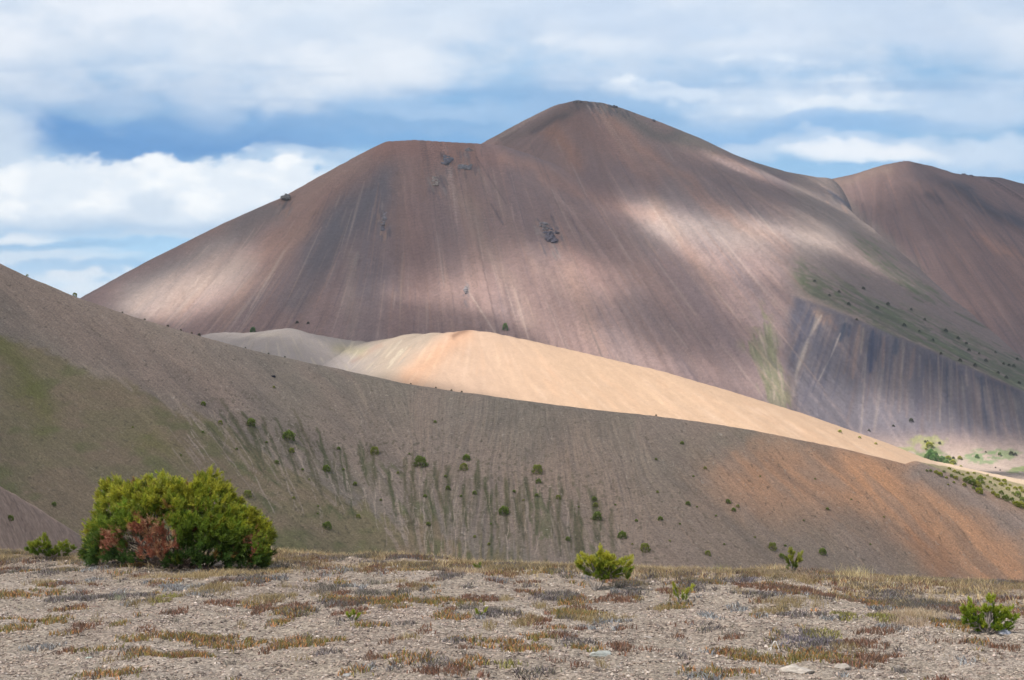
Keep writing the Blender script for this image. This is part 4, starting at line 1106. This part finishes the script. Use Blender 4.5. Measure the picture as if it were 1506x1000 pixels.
small = [(522, 711, 8), (625, 729, 7), (527, 759, 8), (630, 770, 8), (936, 765, 6), (967, 723, 5), (965, 675, 5), (756, 722, 6), (698, 789, 6), (640, 620, 6), (678, 729, 5), (719, 800, 6), (1053, 758, 4),
         (1155, 802, 5), (1037, 688, 6), (298, 635, 5), (392, 650, 5), (195, 628, 4), (266, 669, 4), (498, 659, 7), (432, 732, 6), (468, 744, 4), (467, 755, 4), (318, 714, 6), (1199, 704, 3.5), (1252, 734, 3.5),
         (730, 560, 0), (602, 667, 4), (722, 770, 4), (770, 735, 4), (851, 745, 4), (905, 742, 4), (930, 800, 4), (1000, 770, 4), (1025, 745, 4), (1110, 790, 4), (1182, 765, 3.5), (655, 700, 5), (585, 695, 5), (560, 735, 5),
         (445, 690, 5), (455, 705, 4), (348, 660, 5), (505, 690, 5), (1300, 760, 3.5), (1020, 700, 4), (1118, 700, 3.5), (985, 795, 4), (1065, 800, 4), (1280, 800, 3.5)]
for k, (x, y, w) in enumerate(small):
    if w: place(nh, SH, x, y, w * 1.05, 'tiny dark shrub dotted on the bare or streaked hillside', 'tiny shrubs of the near hillside', k)
for k, (x, y, w) in enumerate([(213, 463, 4), (247, 472, 4.5), (266, 479, 4), (282, 483, 4), (293, 487, 6), (395, 511, 3.5), (419, 517, 3.5), (361, 504, 3), (604, 556, 3.5), (641, 563, 3.5), (664, 567, 4), (679, 569, 4), (965, 604, 4), (180, 452, 3.5)]):
    place(nh, SHD, x, y, w, 'speck of a shrub on the crest line of the near hillside', 'specks along the hillside crest', k)
# shrub belt on the right shoulder: convert from the enlarged view
belt = [(698, 540, 30), (745, 550, 45), (780, 568, 50), (815, 548, 30), (835, 600, 28), (860, 520, 34), (880, 585, 40), (905, 545, 40), (915, 600, 44), (940, 560, 36), (975, 575, 30), (990, 660, 40), (1010, 625, 60), (1020, 560, 34),
        (1045, 600, 46), (1060, 645, 60), (1075, 560, 30), (1100, 660, 70), (1120, 620, 60), (1130, 590, 44), (1120, 715, 60), (1150, 645, 40), (1165, 605, 34), (1190, 680, 40), (1215, 640, 34), (1240, 730, 50), (1250, 610, 34),
        (1255, 665, 30), (1275, 755, 50), (1285, 620, 40), (1310, 730, 50), (1310, 655, 50), (1335, 625, 44), (1345, 780, 60), (1365, 695, 46), (1385, 665, 30), (1400, 790, 50), (1430, 690, 44), (1440, 830, 60), (1450, 750, 60),
        (1475, 690, 44), (1480, 840, 70), (1500, 800, 60), (1495, 715, 44), (1345, 655, 30), (1070, 690, 34), (900, 640, 24), (850, 660, 20), (665, 540, 26), (1230, 700, 24), (1190, 580, 24), (1410, 735, 30), (1520, 850, 60), (1540, 780, 60)]
for k, (x, y, w) in enumerate(belt):
    place(nh, SHB if (k * 7) % 3 else SH, 1250 + x / 5.883, 600 + y / 5.883, w / 5.883 * 1.15, 'yellow green shrub in the dense belt on the pale shoulder at the right edge' if (k * 7) % 3 else 'dark green shrub among yellow green ones in the belt on the right shoulder', 'yellow green shrubs of the right shoulder belt' if (k * 7) % 3 else 'dark shrubs of the right shoulder belt', k)
val = [(685, 318, 60, 0), (650, 290, 22, 2), (672, 287, 16, 2), (775, 303, 24, 2), (723, 306, 14, 2), (658, 354, 24, 0), (700, 385, 50, 1), (735, 400, 50, 1), (690, 405, 60, 1), (760, 440, 50, 1), (800, 450, 56, 1), (835, 470, 50, 1), (720, 440, 60, 1),
       (660, 420, 44, 1), (850, 430, 44, 0), (890, 465, 50, 0), (895, 432, 24, 2), (950, 430, 40, 0), (880, 492, 40, 0), (960, 505, 26, 0), (770, 500, 20, 0), (1295, 400, 34, 1), (1100, 420, 34, 1), (1175, 380, 16, 2), (1260, 515, 14, 2), (1300, 538, 14, 2), (1395, 393, 40, 2), (1430, 400, 30, 2), (600, 430, 30, 0)]
for k, (x, y, w, t) in enumerate(val):
    place(mt, [SHB, SHG, SHD][t], 1250 + x / 5.883, 600 + y / 5.883, w / 5.883 * 1.1, ['yellowish bush in the scattered thicket on the pale valley floor at the right', 'bright green bush massed in the thicket on the valley floor at the right', 'small dark bush on the pale valley floor at the right'][t], ['yellowish bushes on the valley floor', 'bright green bushes on the valley floor', 'small dark bushes on the valley floor'][t], k)
for k, (x, y, w, lb) in enumerate([(1340, 618, 7, 'dark green oval bush alone on the pale sunlit apron of the mountain'), (1314, 626, 4, 'small dark bush left of the oval one on the pale apron'), (1278, 633, 4, 'speck of a bush leftmost on the pale apron'),
                                  (743, 482, 9, 'upright green bush peeping over the top of the sunlit ridge'), (372, 486, 9, 'green bush behind the pale saddle at the left foot of the mountain'),
                                  (437, 474, 5, 'left dark bush of the pair at the foot of the mountain'), (453, 475, 4, 'right dark bush of the pair at the foot of the mountain')]):
    place(mt, SHG if x < 800 and w > 6 else SHD, x, y, w, lb, None, k, 1.3 if x == 743 else 1.0)
place(rd, SHB, 1235, 634, 6, 'yellow shrub on the right end of the sunlit ridge crest', None, 1)
for k, (x, y) in enumerate([(1264, 643), (1288, 652)]): place(rd, SHB, x, y, 4.5, 'tiny shrub on the low right crest of the sunlit ridge', 'two tiny shrubs on the ridge crest', k)
flank = [(1198, 413), (1234, 429), (1270, 424), (1306, 447), (1340, 455), (1421, 505), (1409, 497), (1391, 486), (1464, 518), (1468, 548), (1499, 563), (1434, 537), (1476, 535), (1484, 537), (1491, 538), (1330, 478), (1352, 487), (1372, 500), (1290, 452), (1248, 447),
         (1220, 434), (1384, 520), (1450, 530), (1412, 530), (1440, 520), (1360, 470), (1425, 515), (1480, 555), (1260, 470), (1496, 528)]
for k, (x, y) in enumerate(flank):
    place(mt, SHD, x, y, 4.2 + (k * 5 % 4) * .7, 'dark dot of a bush on the green streaked flank of the mountain', 'bushes dotted over the mountain flank', k)

# ================================================================== rocks
def rock_mesh(name, seed, n=1, flat=.6, jag=.25, c0=(150, 140, 130), spread=(0, 0), mat=None, size=(.5, 1), slope=0):
    rg = np.random.default_rng(seed); Vs, Fs, Cs, o = [], [], [], 0
    import bmesh
    for q in range(n):
        bm = bmesh.new(); bmesh.ops.create_icosphere(bm, subdivisions=3 if n < 3 else 2, radius=1)
        V = np.array([v.co[:] for v in bm.verts]); Fq = np.array([[v.index for v in f.verts] for f in bm.faces]); bm.free()
        for m in range(7):
            nrm = norm(rg.normal(0, 1, 3)); lim = rg.uniform(.55, .85); dp = V @ nrm
            V -= np.outer(np.maximum(0, dp - lim), nrm) * .9
        V *= (1 + jag * fbm(V[:, 0] * 1.6 + q * 9, V[:, 1] * 1.6 + V[:, 2] * 1.3, 3, seed)[:, None])
        s_ = rg.uniform(*size)
        V = V * np.array([1, .8, flat]) * s_ * rg.uniform(.8, 1.2, 3)
        if n > 1:
            t = rg.uniform(-.5, .5); oy = rg.uniform(-.5, .5) * spread[1]; V = V + np.array([t * spread[0] * rg.uniform(.4, 1) + rg.normal(0, .6), oy, slope * oy])
        Vs.append(V); Fs.append(Fq + o); o += len(V)
        Cs.append(np.tile(lin(c0) * rg.uniform(1.0, 1.7) * (1 if n > 1 else .8), (len(V), 1)))
    return mesh_np(name, np.concatenate(Vs), np.concatenate(Fs), mat or M_rock, np.concatenate(Cs), False)
def rock(px, py, w, seed, label, flat=.5, c0=(156, 146, 136), sh=None, mat=None, name='rock', cat='rock', h=1):
    P = gpt(px, py) if sh is None else sh.hit(px, py)
    s = P[1] / F * w / 2
    o = link(name, rock_mesh(name, seed, 1, flat, .22, c0, mat=mat, size=(1, 1))); o.location = P; o.scale = (s, s, s * h)
    o.rotation_euler = (0, 0, 0)
    tag(o, label, cat); return o
rock(1168, 988, 56, 31, 'pale half buried boulder, larger of the two at the front edge', .42, (186, 174, 160))
rock(1240, 982, 28, 32, 'smaller pale half buried stone right of the larger boulder at the front edge', .46, (182, 170, 156))
rock(884, 963, 34, 33, 'pale greenish flat stone in gravel at the front, behind the larger pale boulder', .35, (170, 170, 160))
rock(1479, 932, 22, 34, 'grey knobbly stone right beside the many stemmed seedling', .55, (150, 150, 156))
rock(130, 968, 16, 35, 'thin light green slab lying in gravel near the left front', .2, (176, 186, 172))
rock(98, 893, 11, 36, 'small dark stone on the gravel at the left', .6, (86, 76, 68))
rock(140, 893, 16, 37, 'brownish flat stone right of the small dark stone', .3, (128, 108, 96))
rock(1085, 852 + 6, 12, 38, 'small pale stone in the heath near the terrace edge', .5, (176, 166, 158))
rock(510, 994, 22, 39, 'grey stone cut by the bottom edge left of the middle', .4, (160, 156, 150))
rock(953, 938, 20, 40, 'flat stone lying in gravel between the middle seedlings and the front', .28, (164, 152, 140))
rock(402, 554, 8, 41, 'black boulder alone on the bare grey hillside', .7, (52, 50, 56), nh, M_crag, 'boulder', 'boulder')
def crag(sh, px, py, w, h, n, seed, label, c0=(112, 108, 108), dz=0, size=(2.2, 6)):
    P = sh.hit(px, py); s = P[1] / F; size = (size[0] * 1.25, size[1] * 1.25)
    o = link('rock_outcrop', rock_mesh('rock_outcrop', seed, n * 3, .7, .4, c0, (w * s, h * s / .5), M_crag, (size[0] * .45, size[1] * .55), .55)); o.location = P + np.array([0, 0, dz])
    tag(o, label, 'outcrop'); return o
crag(mt, 657, 236, 14, 16, 12, 51, 'dark rock outcrop high on the left shoulder, leftmost of the crater rim rocks', (96, 94, 100))
crag(mt, 684, 246, 24, 8, 12, 52, 'grey rock band right of the dark outcrop on the shoulder', (112, 110, 112), 0, (2, 4.5))
crag(mt, 690, 221, 16, 5, 6, 53, 'small rocks just under the shoulder rim', (108, 102, 102), 0, (1.6, 3.4))
crag(mt, 640, 266, 12, 18, 9, 54, 'pale brown rock patch lower left of the shoulder outcrops', (136, 124, 116), 0, (1.8, 4.2))
crag(mt, 800, 333, 18, 12, 10, 55, 'upper grey part of the long outcrop in the middle of the mountain face', (116, 110, 110), 0, (1.8, 4.4))
crag(mt, 810, 346, 20, 22, 16, 56, 'dark lower part of the long outcrop in the middle of the mountain face', (92, 86, 92), 0, (2, 5))
crag(mt, 565, 322, 7, 22, 9, 57, 'grey rocks in the dark run on the left of the mountain face', (118, 112, 114), 0, (1.4, 3.4))
crag(mt, 563, 335, 4, 10, 5, 58, 'low knot of rocks under the grey rocks in the dark run', (110, 104, 108), 0, (1.2, 3))
crag(mt, 421, 293, 7, 6, 8, 59, 'craggy knob on the left skyline of the mountain', (112, 108, 104), 3.0, (2.4, 5.4))
crag(mt, 686, 427, 5, 10, 6, 60, 'small grey rocks low on the middle of the mountain face', (112, 106, 106), 0, (1.2, 3))
crag(mt, 850, 150, 10, 3, 7, 61, 'rocky tip of the highest summit', (96, 90, 90), 0, (1.6, 3.6))
crag(mt, 900, 157, 22, 4, 9, 62, 'rocks along the right side of the highest summit', (88, 84, 88), 0, (1.6, 3.6))
crag(mt, 960, 178, 8, 3, 5, 63, 'little rock step on the ridge right of the highest summit', (92, 86, 88), 0, (1.6, 3.4))
crag(me2, 1418, 257, 8, 3, 6, 64, 'left pair of rock teeth on the crest of the right mountain', (86, 78, 82), 0, (2, 4.2))
crag(me2, 1428, 259, 6, 3, 4, 65, 'right rock teeth on the crest of the right mountain', (86, 78, 82), 0, (2, 4))
crag(me2, 1332, 238, 8, 3, 6, 66, 'rocky cap of the right mountain summit', (106, 92, 92), -1, (1.6, 3.6))
# ================================================================== ground cover on the terrace
rg = np.random.default_rng(77)
def gz(X, Y): return g_height(X, Y)
def blades(X, Y, hgt, wid, colr, lean=.35, base_up=0.0, z=None):
    n = len(X); Z = gz(X, Y) if z is None else z
    B = np.stack([X, Y, Z - .004 + base_up], 1)
    an = rg.random(n) * 2 * np.pi; ln = np.abs(rg.normal(0, lean, n))
    d = norm(np.stack([np.cos(an) * ln, np.sin(an) * ln, np.ones(n)], 1))
    a2_ = rg.random(n) * np.pi; side = np.stack([np.cos(a2_), np.sin(a2_) * .5, np.zeros(n)], 1) * wid[:, None]
    bend = np.stack([np.cos(an), np.sin(an), -np.zeros(n)], 1) * (hgt * .25)[:, None]
    m = B + d * (hgt * .55)[:, None]; t = B + d * hgt[:, None] + bend
    v = np.stack([B - side, B + side, m + side * .8, t], 1)
    v2 = np.stack([B - side, m + side * .8, t, m - side * .8], 1)
    V = np.concatenate([np.stack([B - side, B + side, m + side * .8, m - side * .8], 1), np.stack([m - side * .8, m + side * .8, t + side * .15, t - side * .15], 1)]).reshape(-1, 3)
    cc = np.concatenate([np.repeat(colr, 4, 0), np.repeat(colr, 4, 0)])
    return V, np.arange(len(V)).reshape(-1, 4), np.clip(cc, .005, .9)
def stuff(name, parts, mat, label, cat):
    V, Fq, Cc, o = [], [], [], 0
    for v, f, c_ in parts: V.append(v); Fq.append(f + o); Cc.append(c_); o += len(v)
    ob = link(name, mesh_np(name, np.concatenate(V), np.concatenate(Fq), mat, np.concatenate(Cc), False)); tag(ob, label, cat, None, 'stuff'); return ob
def pal(n, cols, jit=.18):
    a = lin(np.array(cols)); k = rg.integers(0, len(cols), n)
    return a[k] * (1 + rg.normal(0, jit, (n, 1)))
def scatter(n, y0, y1, fn=None, xw=.40):
    Y = np.sqrt(rg.uniform(y0 ** 2, y1 ** 2, n)); X = rg.uniform(-xw, xw, n) * Y
    if fn is not None:
        k = rg.random(n) < fn(X, Y); X, Y = X[k], Y[k]
    return X, Y
# mats traced in the photograph: centre x, y, width, height, kind
mats = [(40, 874, 80, 17, 'O'), (110, 884, 60, 8, 'G'), (22, 926, 70, 10, 'O'), (70, 914, 90, 10, 'O'), (130, 921, 40, 10, 'R'), (150, 880, 60, 8, 'G'), (235, 938, 130, 11, 'O'), (390, 950, 190, 13, 'O'), (310, 944, 120, 10, 'O'),
        (215, 962, 60, 11, 'O'), (275, 965, 60, 8, 'O'), (140, 957, 60, 7, 'O'), (100, 959, 30, 7, 'R'), (60, 956, 60, 8, 'B'), (165, 993, 90, 13, 'O'), (215, 888, 60, 10, 'D'), (240, 884, 30, 12, 'Y'), (190, 880, 60, 8, 'G'), (265, 866, 60, 8, 'B'), (320, 868, 90, 14, 'D'),
        (400, 884, 60, 12, 'D'), (430, 902, 60, 12, 'O'), (410, 895, 70, 12, 'R'), (372, 852, 80, 10, 'G'), (490, 890, 40, 10, 'G'), (505, 883, 60, 9, 'O'),
        (625, 883, 150, 12, 'O'), (570, 884, 60, 12, 'O'), (700, 882, 60, 8, 'R'), (655, 907, 54, 9, 'O'), (545, 922, 60, 6, 'O'), (515, 888, 30, 12, 'R'), (735, 905, 60, 8, 'G'), (770, 915, 50, 16, 'D'), (785, 917, 40, 12, 'R'),
        (850, 905, 70, 12, 'O'), (880, 912, 90, 10, 'D'), (905, 916, 60, 6, 'B'), (700, 944, 90, 13, 'O'), (735, 950, 80, 12, 'O'), (775, 955, 60, 12, 'O'), (788, 940, 56, 9, 'O'), (850, 948, 60, 11, 'G'), (870, 956, 50, 9, 'O'), (910, 954, 40, 9, 'R'), (670, 946, 40, 9, 'G'),
        (600, 972, 80, 18, 'O'), (640, 976, 60, 16, 'G'), (690, 978, 60, 14, 'O'), (560, 984, 60, 9, 'B'), (530, 990, 60, 12, 'O'), (740, 980, 60, 10, 'Y'), (795, 992, 60, 14, 'G'), (650, 988, 80, 12, 'R'), (575, 984, 30, 16, 'G'),
        (1090, 964, 80, 14, 'O'), (1075, 962, 40, 10, 'R'), (1150, 972, 90, 14, 'O'), (1216, 967, 80, 18, 'O'), (1180, 943, 90, 22, 'P'), (1140, 938, 34, 16, 'O'), (1210, 935, 44, 14, 'Y'), (1200, 952, 60, 14, 'G'), (1290, 968, 90, 15, 'R'), (1270, 948, 70, 12, 'R'), (1250, 958, 50, 14, 'D'),
        (1060, 994, 110, 12, 'O'), (1030, 997, 60, 8, 'B'), (1302, 912, 44, 9, 'Y'), (1400, 923, 56, 16, 'O'), (1420, 918, 40, 16, 'P'), (1345, 896, 60, 16, 'H'), (1372, 888, 70, 20, 'H'), (1395, 902, 50, 14, 'R'), (1335, 918, 44, 12, 'S'), (1290, 930, 60, 8, 'R'), (1390, 946, 60, 6, 'R'), (1440, 946, 40, 8, 'O'), (1475, 955, 50, 8, 'R'),
        (1170, 888, 90, 14, 'D'), (1165, 870, 80, 12, 'R'), (1110, 876, 60, 10, 'G'), (1240, 908, 30, 9, 'Y'), (1306, 876, 56, 9, 'G'), (1022, 922, 50, 9, 'G'), (1050, 928, 50, 8, 'G'), (1085, 896, 24, 9, 'B'), (1115, 908, 24, 5, 'B'), (1180, 905, 60, 9, 'G'), (1140, 900, 50, 9, 'D'), (1080, 940, 60, 7, 'R'),
        (820, 878, 70, 14, 'G'), (845, 886, 40, 10, 'O'), (895, 884, 50, 8, 'R'), (930, 862, 70, 10, 'H'), (1020, 862, 70, 14, 'G'), (990, 893, 50, 8, 'O'), (1296, 897, 36, 4, 'B'), (1220, 911, 40, 4, 'B'), (440, 900, 50, 8, 'G'), (560, 876, 80, 9, 'H'), (480, 868, 60, 10, 'H')]
PALS = {'O': [(196, 138, 92), (184, 130, 82), (144, 130, 70), (124, 118, 68), (150, 134, 84), (184, 134, 92), (112, 100, 76), (128, 116, 108), (104, 94, 84)], 'R': [(134, 96, 80), (124, 98, 84), (146, 108, 80), (112, 94, 80)],
        'G': [(128, 118, 116), (112, 100, 98), (142, 134, 128), (96, 86, 82), (118, 112, 92)], 'H': [(104, 94, 90), (92, 84, 78), (130, 122, 114), (106, 104, 84)], 'B': [(176, 176, 170), (150, 150, 150), (130, 128, 130), (120, 108, 98)],
        'Y': [(146, 144, 80), (160, 150, 84), (136, 124, 80), (120, 108, 90)], 'D': [(176, 156, 116), (156, 136, 96), (142, 126, 84), (134, 112, 84)], 'P': [(132, 124, 130), (118, 108, 116), (146, 138, 142), (108, 102, 88)], 'S': [(190, 168, 140), (176, 150, 124), (160, 138, 116)]}
parts_m, parts_g = [], []
def mat_patch(cx, cy, w, h, kind, dens=5200):
    P = gpt(cx, min(cy, 999)); s = P[1] / F
    P0 = gpt(cx, cy - h * .5) if cy - h * .5 > 800 else P; P1 = gpt(cx, cy + h * .5)
    rx = w * .5 * s; ry = max(.06, (P0[1] - P1[1]) * .5); C = (P0[1] + P1[1]) * .5; cxw = P[0] / P[1] * C
    n = int(min(9000, dens * 4 * rx * ry))
    X = cxw + rg.uniform(-1.25, 1.25, n) * rx; Y = C + rg.uniform(-1.25, 1.25, n) * ry
    q = 1 - ((X - cxw) / rx) ** 2 - ((Y - C) / ry) ** 2 + 1.1 * fbm(X / .22, Y / .22, 3, 501) + .9 * fbm(X / .06, Y / .06, 2, 503) + rg.normal(0, .35, n)
    k = q > 0.35; X, Y, q = X[k], Y[k], q[k]; n = len(X)
    if n < 4: return
    up = .022 * np.clip(q, 0, .8)
    hh = rg.uniform(.016, .036, n) * (1.5 if kind in 'DSH' else 1); 
    cc = pal(n, PALS[kind])
    if kind == 'O':
        tint = sstep(-.3, .4, fbm(X / .35, Y / .35, 2, 502))[:, None]
        cc = cc * (1 - .35 * tint) + lin((120, 120, 56)) * .35 * tint
    parts_m.append(blades(X, Y, hh + up, rg.uniform(.0032, .0062, n) if kind not in 'DSH' else rg.uniform(.0015, .003, n), cc, .5 if kind in 'HGPB' else .3))
for m_ in mats: mat_patch(*m_)
# random small cushions, denser toward the terrace edge
for q in range(900):
    u_ = rg.uniform(-.37, .37); cY = float(crestY(u_))
    Y_ = cY - abs(rg.normal(0, 3.6)) - .1 if rg.random() < .6 else rg.uniform(10, cY)
    if Y_ < 9.5: continue
    px_, py_ = unray(np.array(u_), np.array((g_height(np.array([u_ * Y_]), np.array([Y_]))[0] - EYE) / Y_))
    k_ = rg.choice(list('GGHHPRRRDDDDDSSGHO'))
    if Y_ < cY - 3.5: k_ = rg.choice(list('OORRGDHB'))
    mat_patch(float(px_), float(py_), rg.uniform(10, 80) if Y_ > cY - 3.5 else rg.uniform(8, 46), rg.uniform(3, 9), k_, 3200)
stuff('heath_cover', parts_m, M_grass, 'low orange, olive and grey heath mats on the gravel', 'ground cover')
# dry grass, thick along the crest
dist = lambda X, Y: crestY(X / Y) - Y
gfn = lambda X, Y: np.clip(sstep(5.5, 0.2, dist(X, Y)) * 1.0, 0, 1) * sstep(-.25, .45, fbm(X / .8, Y / .8, 3, 511)) * sstep(-2.2, -.8, dist(X, Y))
X, Y = scatter(60000, 15, 27, gfn)
k = 5; X = np.repeat(X, k) + rg.normal(0, .02, len(X) * k); Y = np.repeat(Y, k) + rg.normal(0, .02, len(Y) * k)
parts_g.append(blades(X, Y, rg.uniform(.03, .11, len(X)), rg.uniform(.0018, .0034, len(X)), pal(len(X), [(216, 190, 142), (200, 172, 124), (180, 154, 112), (224, 202, 158), (168, 142, 108), (150, 132, 104)]), .55))
# short brown litter everywhere thinly
lf = lambda X, Y: sstep(-.1, .5, fbm(X / .6, Y / .6, 3, 512)) * np.clip(.10 + .9 * sstep(6.5, 1, dist(X, Y)), 0, 1) * sstep(-1.5, -.5, dist(X, Y))
X, Y = scatter(190000, 9.5, 26, lf)
parts_g.append(blades(X, Y, rg.uniform(.01, .035, len(X)), rg.uniform(.0018, .0045, len(X)), pal(len(X), [(138, 112, 92), (120, 104, 92), (156, 130, 100), (112, 100, 100), (148, 140, 110), (164, 148, 132)]), .9))
# bleached grass in front of and beside the big pine
X = rg.normal(0, .5, 3000); Y = rg.normal(0, .12, 3000)
b_ = gpt(320, 846); parts_g.append(blades(b_[0] + X, b_[1] + Y, rg.uniform(.03, .09, 3000), rg.uniform(.0015, .0026, 3000), pal(3000, [(200, 178, 134), (176, 152, 110), (150, 130, 96)]), .6))
b_ = gpt(180, 822); parts_g.append(blades(b_[0] + X * 1.1, b_[1] + Y, rg.uniform(.03, .09, 3000), rg.uniform(.0015, .0026, 3000), pal(3000, [(200, 178, 134), (176, 152, 110), (150, 130, 96)]), .6))
b_ = gpt(1345, 905); parts_g.append(blades(b_[0] + X[:1200] * .3, b_[1] + Y[:1200] * .8, rg.uniform(.04, .09, 1200), rg.uniform(.0012, .002, 1200), pal(1200, [(200, 180, 150), (184, 160, 128)]), .8))
stuff('dry_grass', parts_g, M_grass, 'dry straw coloured grass and litter along the terrace edge', 'grass')
# tall tufts
def tuft(px, py, hpx, n, label, col, spread=.05, group=None):
    b = gpt(px, py); s = b[1] / F
    X = rg.normal(0, spread, n); Y = rg.normal(0, spread, n)
    v, f, cc = blades(X, Y, rg.uniform(.45, 1, n) * hpx * s, rg.uniform(.0014, .0024, n), pal(n, col), .28, z=np.zeros(n))
    o = link('grass_tuft', mesh_np('grass_tuft', v, f, M_grass, cc, False)); o.location = b; tag(o, label, 'grass tuft', group)
tuft(1256, 852, 26, 170, 'tall bleached grass tuft on the terrace edge right of the slim young pine', [(216, 198, 150), (204, 182, 132)], .11)
tuft(176, 960 - 78, 12, 60, 'pale silvery tuft on the gravel at the left', [(176, 182, 150), (160, 160, 130)], .03)
tuft(1058, 828, 14, 80, 'olive grass tuft on the terrace edge left of the slim young pine', [(150, 146, 84), (170, 160, 100)], .08)
# bent bleached twig
b = gpt(1140, 958); s = b[1] / F
v, f = tubes([np.array([(-7, 0, 0), (-6, 0, 4), (-2, 0, 13), (0, 0, 14.5), (2, 0, 13), (4, 0, 7), (6, .0, 2), (8, 0, 0)]) * s, np.array([(-2, 0, 13), (-5, 2, 6), (-10, 3, 2)]) * s], [np.full(8, .0045), np.full(3, .003)], 6)
tw = link('twig', mesh_np('twig', v, f, M_bark, np.tile(lin((214, 206, 196)), (len(v), 1)), True)); tw.location = b; tag(tw, 'bent bleached twig standing in the heath mat behind the pale boulder', 'twig')
# gravel
def stones(n, y0, y1, smin, smax, fn=None):
    X, Y = scatter(n, y0, y1, fn); n = len(X)
    oc = np.array([(1, 0, 0), (0, 1, 0), (-1, 0, 0), (0, -1, 0), (.1, 0, 1), (0, 0, -1)], float)
    fo = np.array([(0, 1, 4), (1, 2, 4), (2, 3, 4), (3, 0, 4), (1, 0, 5), (2, 1, 5), (3, 2, 5), (0, 3, 5)])
    s_ = smin * (smax / smin) ** (rg.random(n) ** 2.2)
    V = oc[None] * (1 + rg.normal(0, .25, (n, 6, 3))) * s_[:, None, None] * np.stack([rg.uniform(.7, 1.4, n), rg.uniform(.6, 1.1, n), rg.uniform(.3, .75, n)], 1)[:, None]
    an = rg.random(n) * 6.28; ca, sa = np.cos(an)[:, None], np.sin(an)[:, None]
    V = np.stack([V[..., 0] * ca - V[..., 1] * sa, V[..., 0] * sa + V[..., 1] * ca, V[..., 2]], -1)
    V += np.stack([X, Y, gz(X, Y) + s_ * .12], 1)[:, None]
    Fq = (fo[None] + (np.arange(n) * 6)[:, None, None]).reshape(-1, 3)
    cc = pal(n, [(160, 143, 128), (174, 158, 142), (150, 132, 118), (172, 150, 132), (186, 172, 158), (118, 104, 94), (160, 142, 130), (104, 92, 84)], .2)
    return V.reshape(-1, 3), Fq, np.clip(np.repeat(cc, 6, 0), .02, .8)
sp = [stones(110000, 9.3, 15, .0045, .018), stones(60000, 14, 24, .007, .022, lambda X, Y: np.where(dist(X, Y) > .3, 1, 0)), stones(900, 9.3, 22, .015, .035, lambda X, Y: np.where(dist(X, Y) > .3, 1, 0))]
stuff('gravel', sp, M_rock, 'loose beige gravel spread over the terrace', 'gravel')
